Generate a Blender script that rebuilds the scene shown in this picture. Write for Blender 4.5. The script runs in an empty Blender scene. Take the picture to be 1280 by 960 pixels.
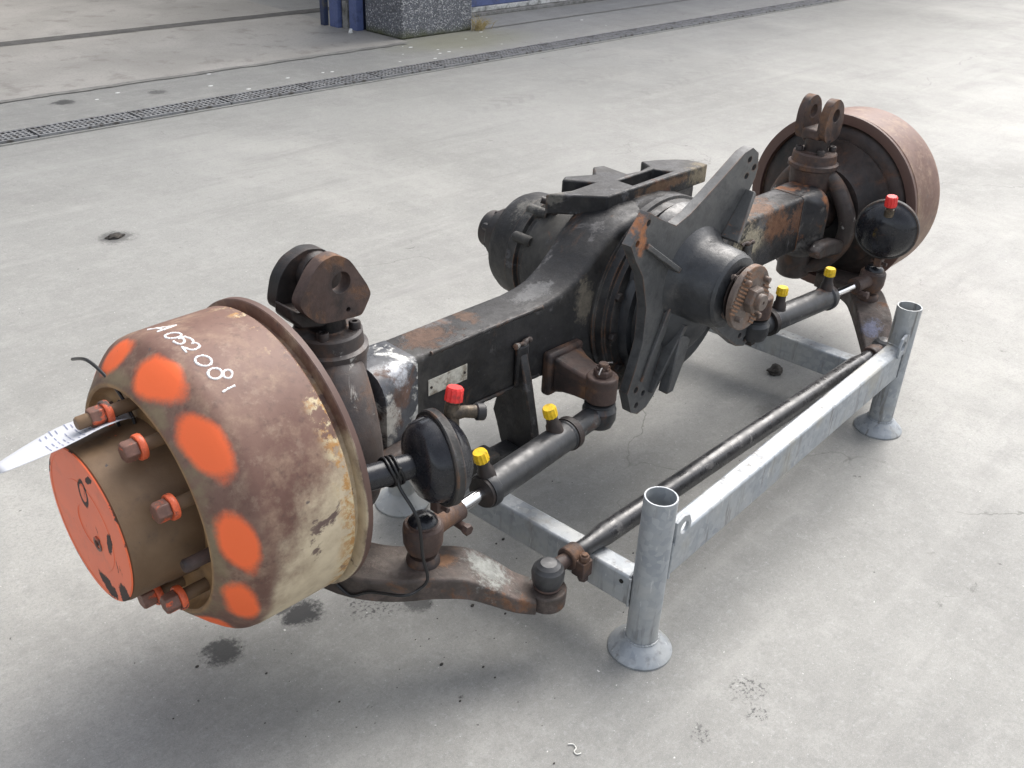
import bpy, bmesh, math, random
from mathutils import Vector, Matrix
R = math.radians
random.seed(7)
scn = bpy.context.scene
COL = scn.collection

# ------------------------------------------------------------------ camera
CAM = Vector((-1.704, -1.237, 1.347)); FPX = 1223.06
FW = Vector((0.6347, 0.5910, -0.4981)); RT = Vector((0.6980, -0.7149, 0.0406)); UPV = Vector((0.3322, 0.3734, 0.8662))
cd = bpy.data.cameras.new('camera'); cam = bpy.data.objects.new('camera', cd); COL.objects.link(cam)
cd.sensor_width = 36.0; cd.lens = FPX * 36.0 / 1280.0; cd.clip_start = 0.02; cd.clip_end = 600
m = Matrix((RT, UPV, -FW)).transposed().to_4x4(); m.translation = CAM
cam.matrix_world = m
scn.camera = cam

# ------------------------------------------------------------------ sky and sun (bright overcast)
SUN = Vector((0.78, 0.20, 0.98)).normalized()
w = bpy.data.worlds.new('World'); scn.world = w; w.use_nodes = True
wn = w.node_tree; wn.nodes.clear()
sky = wn.nodes.new('ShaderNodeTexSky'); sky.sky_type = 'NISHITA'; sky.sun_disc = False
sky.sun_elevation = math.asin(SUN.z); sky.sun_rotation = math.atan2(SUN.x, SUN.y)
sky.air_density = 1.0; sky.dust_density = 4.0; sky.ozone_density = 1.0
hs = wn.nodes.new('ShaderNodeHueSaturation'); hs.inputs['Saturation'].default_value = 0.38
bg = wn.nodes.new('ShaderNodeBackground'); bg.inputs['Strength'].default_value = 0.15
wo = wn.nodes.new('ShaderNodeOutputWorld')
wn.links.new(sky.outputs[0], hs.inputs['Color']); wn.links.new(hs.outputs[0], bg.inputs[0]); wn.links.new(bg.outputs[0], wo.inputs[0])
sd = bpy.data.lights.new('sun', 'SUN'); sd.energy = 1.3; sd.angle = R(50); sd.color = (1.0, 0.965, 0.92)
so = bpy.data.objects.new('sun', sd); COL.objects.link(so); so.rotation_euler = SUN.to_track_quat('Z', 'Y').to_euler(); so.location = (4, 2, 6)
scn.view_settings.view_transform = 'Standard'; scn.view_settings.look = 'None'
scn.view_settings.gamma = 1.0; scn.view_settings.use_curve_mapping = False
scn.view_settings.exposure = 1.02

HZ = 0.410   # height of the wheel axis

# ------------------------------------------------------------------ node helpers
class N:
    def __init__(s, name):
        s.m = bpy.data.materials.new(name); s.m.use_nodes = True; s.t = s.m.node_tree
        s.b = s.t.nodes['Principled BSDF']; s._tc = None
    def set(s, inp, v):
        if isinstance(v, bpy.types.NodeSocket): s.t.links.new(v, inp)
        else: inp.default_value = v
    def node(s, typ, **kw):
        n = s.t.nodes.new(typ)
        for k, v in kw.items(): setattr(n, k, v)
        return n
    def tc(s):
        if s._tc is None: s._tc = s.node('ShaderNodeTexCoord').outputs['Object']
        return s._tc
    def mapping(s, scale=(1, 1, 1), loc=(0, 0, 0), vec=None):
        n = s.node('ShaderNodeMapping'); s.set(n.inputs['Vector'], vec or s.tc())
        n.inputs['Scale'].default_value = scale; n.inputs['Location'].default_value = loc; return n.outputs[0]
    def noise(s, scale, detail=6, rough=0.6, seed=0.0, vec=None, dist=0.0, stretch=None):
        v = vec or s.tc()
        v = s.mapping(stretch or (1, 1, 1), (seed, seed * 1.7, -seed * 0.6), v)
        n = s.node('ShaderNodeTexNoise'); s.set(n.inputs['Vector'], v)
        n.inputs['Scale'].default_value = scale; n.inputs['Detail'].default_value = detail
        n.inputs['Roughness'].default_value = rough; n.inputs['Distortion'].default_value = dist
        return n.outputs['Fac']
    def vor(s, scale, feature='F1', seed=0.0, vec=None):
        n = s.node('ShaderNodeTexVoronoi', feature=feature); s.set(n.inputs['Vector'], s.mapping((1, 1, 1), (seed, seed, seed), vec))
        n.inputs['Scale'].default_value = scale; return n
    def step(s, v, a, b):
        n = s.node('ShaderNodeMapRange', interpolation_type='SMOOTHSTEP'); s.set(n.inputs['Value'], v)
        n.inputs['From Min'].default_value = a; n.inputs['From Max'].default_value = b; return n.outputs[0]
    def math(s, op, a, b=0.0, c=0.0):
        n = s.node('ShaderNodeMath', operation=op)
        s.set(n.inputs[0], a); s.set(n.inputs[1], b); s.set(n.inputs[2], c); return n.outputs[0]
    def mix(s, f, a, b, blend='MIX'):
        n = s.node('ShaderNodeMix', data_type='RGBA', blend_type=blend)
        c = lambda v: (*v, 1.0) if isinstance(v, tuple) and len(v) == 3 else v
        s.set(n.inputs[0], f); s.set(n.inputs[6], c(a)); s.set(n.inputs[7], c(b)); return n.outputs[2]
    def mixf(s, f, a, b):
        n = s.node('ShaderNodeMix', data_type='FLOAT'); s.set(n.inputs[0], f); s.set(n.inputs[2], a); s.set(n.inputs[3], b); return n.outputs[0]
    def xyz(s, vec=None):
        n = s.node('ShaderNodeSeparateXYZ'); s.set(n.inputs[0], vec or s.tc()); return n.outputs
    def bump(s, h, strength=0.3, dist=0.002):
        n = s.node('ShaderNodeBump'); n.inputs['Strength'].default_value = strength; n.inputs['Distance'].default_value = dist
        s.set(n.inputs['Height'], h); s.set(s.b.inputs['Normal'], n.outputs[0])
    def out(s, col, rough=0.5, metal=0.0, spec=0.5):
        c = (*col, 1.0) if isinstance(col, tuple) and len(col) == 3 else col
        s.set(s.b.inputs['Base Color'], c); s.set(s.b.inputs['Roughness'], rough); s.set(s.b.inputs['Metallic'], metal)
        s.b.inputs['Specular IOR Level'].default_value = spec
        return s.m

def weather(name, base, var, layers, rough=0.45, bump=0.25, scale=30, metal=0.0, seed=0.0, bdist=0.002, spec=0.5, wear=None, blots=()):
    """old paint or casting: base colour with drift, flaking layers (colour, scale, threshold, softness, roughness),
    worn edges (colour, amount) and single patches (x, y, z, radius, colour, roughness)"""
    n = N(name)
    big = n.noise(7, 4, 0.6, seed + 3.1)
    fine = n.noise(scale * 4, 8, 0.7, seed + 9.3)
    mid = n.noise(scale, 5, 0.6, seed + 1.3)
    col = n.mix(n.step(big, 0.3, 0.7), base, var)
    col = n.mix(n.math('MULTIPLY', n.step(fine, 0.45, 0.75), 0.55), col, tuple(min(1, c * 1.6 + 0.008) for c in base))
    col = n.mix(n.math('MULTIPLY', n.step(n.noise(scale * 0.7, 7, 0.7, seed + 41), 0.47, 0.66), 0.6), col, tuple(c * 0.5 for c in base))
    rg = n.mixf(n.step(mid, 0.35, 0.65), rough - 0.07, rough + 0.14)
    h = n.math('ADD', n.math('MULTIPLY', fine, 0.35), n.math('MULTIPLY', mid, 0.7))
    def lay(f, c, sc, r, i, col, rg, h):
        cc = n.mix(n.step(n.noise(sc * 5, 6, 0.7, seed + 5 + i), 0.35, 0.7), c, tuple(k * 0.6 for k in c))
        return n.mix(f, col, cc), n.mixf(f, rg, r), n.math('ADD', h, n.math('MULTIPLY', f, -0.4 if i == 0 else 0.25))
    for i, (c, sc, th, soft, r) in enumerate(layers):
        f = n.step(n.noise(sc, 9, 0.68, seed + 17.7 * (i + 1), dist=0.4), th - .05 - soft * 1.8, th - .05 + soft * 1.8)
        col, rg, h = lay(f, c, sc, r, i, col, rg, h)
    if blots:
        x, y, z = n.xyz(); wob = n.math('ADD', n.math('MULTIPLY', n.math('SUBTRACT', n.noise(20, 10, 0.78, seed + 71, dist=0.3), 0.5), 3.2), n.math('MULTIPLY', n.math('SUBTRACT', n.noise(90, 8, 0.75, seed + 73), 0.5), 1.8))
        for i, (bx, by, bz, br, c, r) in enumerate(blots):
            br = br if isinstance(br, tuple) else (br, br, br)
            q = None
            for a, b, k in ((x, bx, br[0]), (y, by, br[1]), (z, bz, br[2])):
                d = n.math('DIVIDE', n.math('SUBTRACT', a, b), k); d = n.math('MULTIPLY', d, d); q = d if q is None else n.math('ADD', q, d)
            f = n.step(n.math('ADD', n.math('SQRT', q), wob), 1.1, 0.45)
            f = n.math('MULTIPLY', f, 0.9)
            col, rg, h = lay(f, c, 12, r, i, col, rg, h)
    if wear:
        bv = n.node('ShaderNodeBevel', samples=4); bv.inputs['Radius'].default_value = 0.007
        ge = n.node('ShaderNodeNewGeometry'); dp = n.node('ShaderNodeVectorMath', operation='DOT_PRODUCT')
        n.set(dp.inputs[0], bv.outputs[0]); n.set(dp.inputs[1], ge.outputs['Normal'])
        e = n.math('SUBTRACT', 1.0, dp.outputs['Value'])
        f = n.step(n.math('ADD', e, n.math('MULTIPLY', n.math('SUBTRACT', n.noise(28, 8, 0.7, seed + 33), 0.56), 0.9)), 0.04, 0.14)
        f = n.math('MULTIPLY', n.math('MULTIPLY', f, n.step(e, 0.005, 0.03)), wear[1])
        col = n.mix(f, col, n.mix(n.step(n.noise(15, 5, 0.6, seed + 37), 0.42, 0.58), wear[0], wear[2] if len(wear) > 2 else wear[0])); rg = n.mixf(f, rg, 0.6)
    n.bump(h, bump, bdist)
    return n.out(col, rg, metal, spec)

RUST = (0.13, 0.062, 0.038); RUSTO = (0.27, 0.11, 0.045); CREAM = (0.52, 0.46, 0.34); DK = (0.0140, 0.0136, 0.0142)
M = {}
M['black'] = weather('worn_black_paint', DK, (0.023, 0.023, 0.025), blots=[(.10, 0, .645, (.12, .012, .014), (.20, .12, .07), .8), (.24, .01, .645, (.05, .03, .03), (.30, .25, .17), .8), (-.16, .09, .65, (.05, .03, .02), (.16, .15, .13), .7), (-.05, .26, .52, (.05, .06, .07), (.14, .135, .12), .7)], layers=[((0.080, 0.076, 0.068), 5, 0.60, 0.07, 0.75), ((0.10, 0.10, 0.105), 11, 0.665, 0.02, 0.6), (RUST, 7, 0.68, 0.025, 0.8)], rough=0.46, bump=0.75, scale=46, bdist=.0025, spec=0.42, wear=((0.13, 0.125, 0.12), 0.8, (0.20, 0.095, 0.045)))
M['black_rusty'] = weather('rusting_black_paint', DK, (0.03, 0.03, 0.034), [((0.14, 0.13, 0.12), 12, 0.60, 0.03, 0.7), (RUSTO, 7, 0.60, 0.03, 0.8), (CREAM, 8, 0.68, 0.015, 0.7)], 0.4, 0.45, 40, seed=4.2, wear=((0.13, 0.125, 0.12), 0.8, (0.20, 0.095, 0.045)))
M['beam'] = weather('beam_paint', DK, (0.025, 0.0245, 0.026), [((0.085, 0.080, 0.072), 4.5, 0.60, 0.07, 0.75), ((0.12, 0.115, 0.115), 9, 0.655, 0.02, 0.6), ((.17, .085, .045), 5.2, 0.70, 0.03, 0.8)], 0.48, 0.65, 40, seed=2.2, spec=0.4, bdist=.0022, wear=((0.16, 0.155, 0.15), 0.9, (0.20, 0.10, 0.05)),
    blots=[(-.62, .0, .50, (.07, .045, .02), (.125, .072, .048), .8), (-.50, .01, .50, (.025, .03, .02), (.13, .08, .055), .8), (-.33, .0, .51, (.06, .03, .03), (.13, .13, .13), .5), (-.23, -.06, .47, (.03, .03, .06), (.16, .14, .11), .7),
           (.44, -.05, .42, (.10, .04, .065), (.50, .44, .32), .7), (.56, -.05, .45, (.08, .04, .055), (.20, .095, .05), .8), (.50, -.05, .38, (.06, .04, .05), (.05, .05, .055), .5), (.50, .0, .50, (.10, .06, .03), (.22, .13, .085), .8), (.68, -.04, .44, (.06, .05, .05), (.17, .085, .05), .8)])
M['black_gloss'] = weather('glossy_black_paint', (0.012, 0.0125, 0.016), (0.016, 0.017, 0.021), [(RUST, 14, 0.74, 0.02, 0.7)], 0.2, 0.12, 40, seed=8.8)
M['rust'] = weather('brown_rusted_iron', (0.062, 0.038, 0.031), (0.10, 0.064, 0.052), [((0.19, 0.10, 0.055), 16, 0.62, 0.05, 0.85), ((0.030, 0.026, 0.026), 8, 0.62, 0.06, 0.5)], 0.62, 0.6, 40, seed=1.3)
M['rust_dark'] = weather('dark_rusted_iron', (0.035, 0.025, 0.022), (0.06, 0.041, 0.034), [((0.14, 0.072, 0.045), 14, 0.66, 0.05, 0.85), (DK, 7, 0.55, 0.08, 0.45)], 0.55, 0.6, 40, seed=6.1)
M['rust_arm'] = weather('steering_arm_iron', (0.052, 0.040, 0.034), (0.088, 0.069, 0.058), [((0.15, 0.115, 0.10), 20, 0.60, 0.06, 0.8), ((0.20, 0.10, 0.055), 11, 0.68, 0.03, 0.85)], 0.6, 0.8, 40, seed=3.3, blots=[(-.735, -.30, .205, (.05, .05, .06), (.30, .31, .285), .6), (-.80, -.255, .22, (.025, .02, .03), (.22, .115, .06), .8), (-.87, -.20, .22, (.04, .04, .03), (.18, .15, .13), .7), (.72, -.31, .2, (.03, .03, .04), (.16, .17, .25), .6)])
M['rust_bright'] = weather('machined_rusty_steel', (0.125, 0.098, 0.082), (0.17, 0.125, 0.10), [((0.27, 0.14, 0.075), 26, 0.62, 0.06, 0.7)], 0.45, 0.4, 60, seed=5.5)
M['serr'] = weather('orange_rust_serration', (0.20, 0.11, 0.065), (0.25, 0.13, 0.07), [], 0.6, 0.4, 60, seed=6.5)
M['knuckle'] = weather('knuckle_iron', (0.05, 0.042, 0.040), (0.085, 0.066, 0.058), [((0.15, 0.085, 0.055), 10, 0.6, 0.05, 0.8), ((0.50, 0.48, 0.44), 9, 0.70, 0.012, 0.6)], 0.5, 0.55, 36, seed=7.7)
M['peel'] = weather('peeling_beam_end', (0.10, 0.105, 0.115), (0.045, 0.047, 0.052), [((0.60, 0.60, 0.57), 13, 0.625, 0.012, 0.5), ((0.14, 0.085, 0.065), 8, 0.60, 0.03, 0.8)], 0.32, 0.35, 30, seed=3.9, metal=0.2, blots=[(-.74, -.05, .48, (.03, .03, .03), (.42, .44, .47), .3), (-.775, -.075, .40, (.02, .02, .06), (.55, .53, .48), .6)])
M['carrier'] = weather('dark_grey_carrier_paint', (0.026, 0.028, 0.031), (0.038, 0.040, 0.043), [((0.11, 0.105, 0.098), 8, 0.68, 0.05, 0.5)], 0.36, 0.5, 46, seed=9.4, bdist=.0022, spec=0.6)
M['spider'] = weather('spider_paint', (0.074, 0.075, 0.075), (0.100, 0.101, 0.099), [((0.33, 0.14, 0.055), 5, 0.745, 0.015, 0.7)], 0.40, 0.5, 46, seed=2.9, bdist=.0022, spec=0.6, wear=((0.13, 0.125, 0.12), 0.8, (0.20, 0.095, 0.045)), blots=[(-.212, -.17, .655, (.018, .04, .05), (.46, .18, .07), .7)])
M['rod_black'] = weather('tie_rod_paint', (0.022, 0.022, 0.024), (0.045, 0.044, 0.045), [((0.16, 0.155, 0.15), 26, 0.66, 0.03, 0.35), (RUST, 12, 0.74, 0.03, 0.7)], 0.28, 0.25, 40, seed=1.9, spec=0.7)
M['cyl_black'] = weather('cylinder_paint', (0.024, 0.025, 0.027), (0.05, 0.05, 0.052), [((0.20, 0.19, 0.18), 22, 0.70, 0.03, 0.5), (RUST, 10, 0.68, 0.03, 0.7)], 0.36, 0.25, 40, seed=11.9, spec=0.6)
M['rubber'] = N('black_rubber').out((0.015, 0.015, 0.016), 0.5)
M['wire'] = N('black_wire').out((0.012, 0.012, 0.013), 0.35)
M['hole'] = N('bore_shade').out((0.01, 0.009, 0.008), 0.8)
M['chrome'] = N('chromed_rod').out((0.75, 0.75, 0.76), 0.16, 1.0)
M['steel'] = weather('bare_steel', (0.30, 0.29, 0.28), (0.22, 0.21, 0.20), [(RUST, 40, 0.68, 0.05, 0.6)], 0.35, 0.2, 60, metal=0.6, seed=12)
M['plate'] = weather('bare_nameplate', (0.56, 0.54, 0.47), (0.48, 0.46, 0.40), [((0.30, 0.26, 0.20), 40, 0.62, 0.05, 0.6)], 0.45, 0.2, 60, seed=51)
M['brass'] = weather('dirty_brass_fitting', (0.16, 0.12, 0.075), (0.11, 0.085, 0.06), [((0.05, 0.04, 0.03), 60, 0.55, 0.1, 0.6)], 0.45, 0.3, 80, seed=14, metal=0.3)
def plastic(name, c):
    n = N(name); f = n.noise(120, 4, 0.6); return n.out(n.mix(n.step(f, 0.4, 0.8), n.mix(n.step(n.noise(45, 7, 0.7, 3), 0.5, 0.68), c, tuple(k * 0.45 + .01 for k in c)), tuple(k * 0.7 for k in c)), 0.5)
M['red'] = plastic('red_plastic', (0.80, 0.035, 0.030)); M['yellow'] = plastic('yellow_plastic', (0.85, 0.55, 0.01))
M['orange'] = weather('orange_paint', (0.72, 0.125, 0.045), (0.64, 0.12, 0.05), [((0.09, 0.06, 0.05), 34, 0.64, 0.02, 0.7)], 0.45, 0.2, 60, seed=15)
M['nut'] = weather('rusty_nut', (0.15, 0.075, 0.055), (0.20, 0.10, 0.07), [((0.72, 0.12, 0.04), 45, 0.62, 0.03, 0.5)], 0.5, 0.4, 60, seed=16)
M['paper'] = N('white_paper').out((0.52, 0.53, 0.56), 0.85, 0.0, 0.2)
M['chalk'] = N('white_paint_marker').out((0.82, 0.81, 0.80), 0.6)

def hubface():
    n = N('orange_hub_face')
    c = n.mix(n.step(n.noise(9, 3, 0.5, 3), 0.3, 0.7), (0.86, 0.165, 0.060), (0.77, 0.150, 0.062))
    x, y, z = n.xyz()
    def blob(yy, zz, ry, rz, ang=0.0):
        dy = n.math('SUBTRACT', y, yy); dz = n.math('SUBTRACT', z, zz); ca, sa = math.cos(ang), math.sin(ang)
        a = n.math('DIVIDE', n.math('ADD', n.math('MULTIPLY', dy, ca), n.math('MULTIPLY', dz, sa)), ry)
        b = n.math('DIVIDE', n.math('SUBTRACT', n.math('MULTIPLY', dz, ca), n.math('MULTIPLY', dy, sa)), rz)
        return n.math('SQRT', n.math('ADD', n.math('MULTIPLY', a, a), n.math('MULTIPLY', b, b)))
    dark = (0.060, 0.042, 0.036)
    wob = n.math('MULTIPLY', n.math('SUBTRACT', n.noise(60, 5, 0.7, 8), 0.5), 1.6)
    f = None
    for (yy, zz, ry, rz, a) in ((-0.066, HZ + 0.004, 0.008, 0.024, 0.3), (-0.028, HZ - 0.1, 0.03, 0.016, 0.2), (-0.085, HZ - 0.085, 0.022, 0.02, 0.8), (-0.035, HZ + 0.10, 0.016, 0.006, -0.6)):
        g = n.step(n.math('ADD', blob(yy, zz, ry, rz, a), wob), 1.05, 0.85); f = g if f is None else n.math('MAXIMUM', f, g)
    ring = blob(-0.005, HZ + 0.062, 0.013, 0.021, 0.0)
    g = n.math('MULTIPLY', n.step(n.math('ADD', ring, n.math('MULTIPLY', wob, 0.3)), 0.7, 0.8), n.step(n.math('ADD', ring, n.math('MULTIPLY', wob, 0.3)), 1.25, 1.1))
    f = n.math('MAXIMUM', f, g)
    f = n.math('MAXIMUM', f, n.step(n.noise(40, 8, 0.7, 21), 0.70, 0.73))
    rr = blob(0, HZ, 1, 1)
    chip = n.step(n.math('ADD', rr, n.math('MULTIPLY', n.noise(16, 8, 0.7, 30), 0.05)), 0.1515, 0.1535)
    f = n.math('MAXIMUM', f, chip)
    f = n.math('MAXIMUM', f, n.math('MULTIPLY', n.step(n.noise(26, 9, 0.78, 51, stretch=(1, 3, 0.6)), 0.625, 0.66), 0.8))
    c = n.mix(n.math('MULTIPLY', n.step(n.noise(7, 7, 0.7, 57), 0.48, 0.68), 0.45), c, (0.42, 0.13, 0.085))
    n.bump(n.math('ADD', n.math('MULTIPLY', f, -1.0), n.math('MULTIPLY', n.noise(150, 4, 0.6), 0.3)), 0.4, 0.0015)
    return n.out(n.mix(f, c, dark), n.mixf(f, 0.42, 0.8))
M['hubface'] = hubface()

def hubside():
    n = N('dirty_hub_side')
    c = n.mix(n.step(n.noise(9, 6, 0.6, 2), 0.3, 0.7), (0.125, 0.072, 0.035), (0.185, 0.116, 0.064))
    c = n.mix(n.step(n.noise(22, 8, 0.7, 5), 0.52, 0.75), c, (0.10, 0.065, 0.04))
    c = n.mix(n.step(n.noise(50, 4, 0.5, 31), 0.70, 0.74), c, (0.05, 0.045, 0.045))
    c = n.mix(n.step(n.noise(34, 6, 0.6, 44), 0.715, 0.73), c, (0.68, 0.13, 0.05))
    n.bump(n.noise(90, 8, 0.7), 0.35, 0.002)
    return n.out(c, 0.62)
M['hubside'] = hubside()

def drum_mat():
    """old brake drum: mauve brown rust, cream remains of paint low on the sides, orange sprayed patches on the shoulder"""
    n = N('brake_drum_paint'); x, y, z = n.xyz()
    ax = n.math('ABSOLUTE', x)
    th = n.math('ARCTAN2', n.math('SUBTRACT', z, HZ), y)          # angle round the axle
    w1 = n.noise(6, 6, 0.6, 1.0); w2 = n.noise(18, 8, 0.7, 2.0); w3 = n.noise(70, 6, 0.7, 3.0)
    c = n.mix(n.step(w1, 0.3, 0.7), (0.118, 0.054, 0.039), (0.190, 0.106, 0.078))
    c = n.mix(n.step(w2, 0.46, 0.72), c, (0.28, 0.185, 0.128))
    c = n.mix(n.math('MULTIPLY', n.step(w3, 0.52, 0.70), 0.6), c, (0.085, 0.045, 0.034))
    c = n.mix(n.math('MULTIPLY', n.step(n.noise(34, 8, 0.72, 88), 0.54, 0.66), 0.35), c, (0.34, 0.25, 0.18))
    # cream paint: low, and in flakes beside the flange
    low = n.math('SUBTRACT', HZ + 0.10, z)
    # z runs HZ+.25 at the top to HZ-.25 at the foot
    cf = n.step(n.math('ADD', n.math('ADD', n.math('MULTIPLY', low, 2.4), n.math('MULTIPLY', n.math('SUBTRACT', 1.11, ax), 2.6)), n.math('MULTIPLY', n.math('SUBTRACT', n.noise(9, 9, 0.7, 14), 0.5), 1.25)), 0.05, 0.52)
    shoulder = n.step(n.math('ADD', ax, n.math('MULTIPLY', w2, 0.03)), 1.155, 1.135)
    cream = n.mix(n.step(n.noise(26, 6, 0.6, 24), 0.35, 0.7), (0.66, 0.56, 0.39), (0.50, 0.41, 0.28))
    c = n.mix(n.math('MULTIPLY', n.math('MULTIPLY', cf, shoulder), n.mixf(n.step(x, -0.5, 0.5), 0.9, 0.12)), c, cream)
    edge = n.math('MULTIPLY', n.step(ax, 1.025, 0.995), n.step(ax, 0.965, 0.985))
    fl = n.step(n.math('ADD', n.noise(24, 9, 0.72, 34), n.math('MULTIPLY', n.math('SUBTRACT', HZ + 0.25, z), 0.35)), 0.555, 0.61)
    c = n.mix(n.math('MULTIPLY', n.math('MULTIPLY', edge, fl), n.mixf(n.step(x, -0.5, 0.5), 1.0, 0.1)), c, n.mix(n.step(w3, 0.4, 0.6), (0.58, 0.49, 0.31), (0.42, 0.22, 0.07)))
    # brown scuffs
    c = n.mix(n.math('MULTIPLY', n.step(n.noise(13, 9, 0.7, 55, dist=0.5), 0.60, 0.66), n.step(ax, 1.13, 1.05)), c, (0.13, 0.085, 0.07))
    c = n.mix(n.step(n.noise(30, 3, 0.5, 61), 0.72, 0.76), c, (0.10, 0.075, 0.068))
    # rusty open edge and greenish bare ring round the hub
    c = n.mix(n.step(n.math('ADD', ax, n.math('MULTIPLY', w2, 0.01)), 0.974, 0.970), c, n.mix(w2, (0.085, 0.050, 0.042), (0.15, 0.085, 0.065)))
    grn = n.step(n.math('ADD', ax, n.math('MULTIPLY', w1, 0.03)), 1.188, 1.206)
    c = n.mix(n.math('MULTIPLY', n.math('MULTIPLY', grn, n.step(w2, 0.35, 0.62)), 0.7), c, (0.19, 0.155, 0.085))
    inner = n.step(ax, 1.2, 1.203)
    rr = n.math('SQRT', n.math('ADD', n.math('MULTIPLY', y, y), n.math('MULTIPLY', n.math('SUBTRACT', z, HZ), n.math('SUBTRACT', z, HZ))))
    c = n.mix(n.step(rr, 0.196, 0.190), c, n.mix(n.step(w2, 0.3, 0.7), (0.20, 0.11, 0.045), (0.36, 0.22, 0.10)))
    # orange sprayed patches (soft edged), one beside each wheel bolt
    f = None
    soft = n.math('ADD', n.math('MULTIPLY', n.math('SUBTRACT', n.noise(14, 3, 0.5, 77), 0.5), 1.1), n.math('MULTIPLY', n.math('SUBTRACT', n.noise(240, 3, 0.7, 78), 0.5), 0.22))
    for k, (deg, ra, rb, xc) in enumerate(((67, .19, .019, 1.168), (100.5, .225, .0215, 1.1665), (134, .235, .0205, 1.1665), (170.5, .205, .0185, 1.168), (205, .20, .0185, 1.1665), (240, .21, .02, 1.168), (276, .21, .02, 1.168), (312, .21, .02, 1.168), (348, .21, .02, 1.168), (30, .21, .02, 1.168))):
        d = n.math('SUBTRACT', th, R(deg)); d = n.math('WRAP', d, math.pi, -math.pi)
        a = n.math('DIVIDE', d, ra); b = n.math('DIVIDE', n.math('SUBTRACT', n.math('ADD', ax, n.math('MULTIPLY', d, 0.03)), xc), rb)
        q = n.math('ADD', n.math('SQRT', n.math('ADD', n.math('MULTIPLY', a, a), n.math('MULTIPLY', b, b))), soft)
        g = n.step(q, 1.30, 0.74); f = g if f is None else n.math('MAXIMUM', f, g)
    f = n.math('MULTIPLY', f, n.step(rr, 0.19, 0.2))
    f = n.math('MULTIPLY', f, n.step(w3, 0.76, 0.66))
    left = n.step(x, 0.0, -0.5)
    c = n.mix(n.math('MULTIPLY', f, left), c, n.mix(w1, (0.97, 0.165, 0.042), (0.90, 0.150, 0.042)))
    n.bump(n.math('ADD', n.math('MULTIPLY', w3, 0.6), n.math('MULTIPLY', cf, 0.25)), 0.3, 0.002)
    return n.out(c, n.mixf(w2, 0.42, 0.72))
M['drum'] = drum_mat()

def galv():
    n = N('galvanised_steel')
    v = n.vor(85, 'F1', 2.0); sp = n.node('ShaderNodeSeparateColor'); n.set(sp.inputs[0], v.outputs['Color'])
    c = n.mix(sp.outputs[0], (0.29, 0.315, 0.34), (0.39, 0.412, 0.43))
    c = n.mix(n.step(n.noise(6, 6, 0.6, 3), 0.42, 0.70), c, (0.44, 0.445, 0.43))
    c = n.mix(n.step(n.noise(9, 8, 0.7, 6, stretch=(1, 1, 0.35)), 0.56, 0.70), c, (0.27, 0.265, 0.25))
    st = n.noise(60, 6, 0.6, 11, stretch=(1, 1, 0.10))
    c = n.mix(n.math('MULTIPLY', n.step(st, 0.53, 0.66), n.step(n.noise(5, 4, 0.6, 13), 0.42, 0.6)), c, (0.20, 0.195, 0.19))
    c = n.mix(n.step(n.noise(38, 6, 0.7, 19), 0.70, 0.74), c, (0.16, 0.12, 0.08))
    c = n.mix(n.math('MULTIPLY', n.step(n.noise(85, 7, 0.75, 23, stretch=(1, 1, 0.2)), 0.60, 0.66), 0.7), c, (0.58, 0.59, 0.58))
    c = n.mix(n.math('MULTIPLY', n.step(n.noise(4.5, 6, 0.65, 27), 0.54, 0.66), 0.5), c, (0.36, 0.335, 0.27))
    n.bump(n.math('ADD', n.noise(60, 6, 0.6), n.math('MULTIPLY', n.noise(14, 4, 0.6, 3, stretch=(1, 1, 0.5)), 1.6)), 0.3, 0.002)
    return n.out(c, n.mixf(n.noise(20, 5, 0.6, 4), 0.42, 0.64), 0.32)
M['galv'] = galv()

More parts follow.
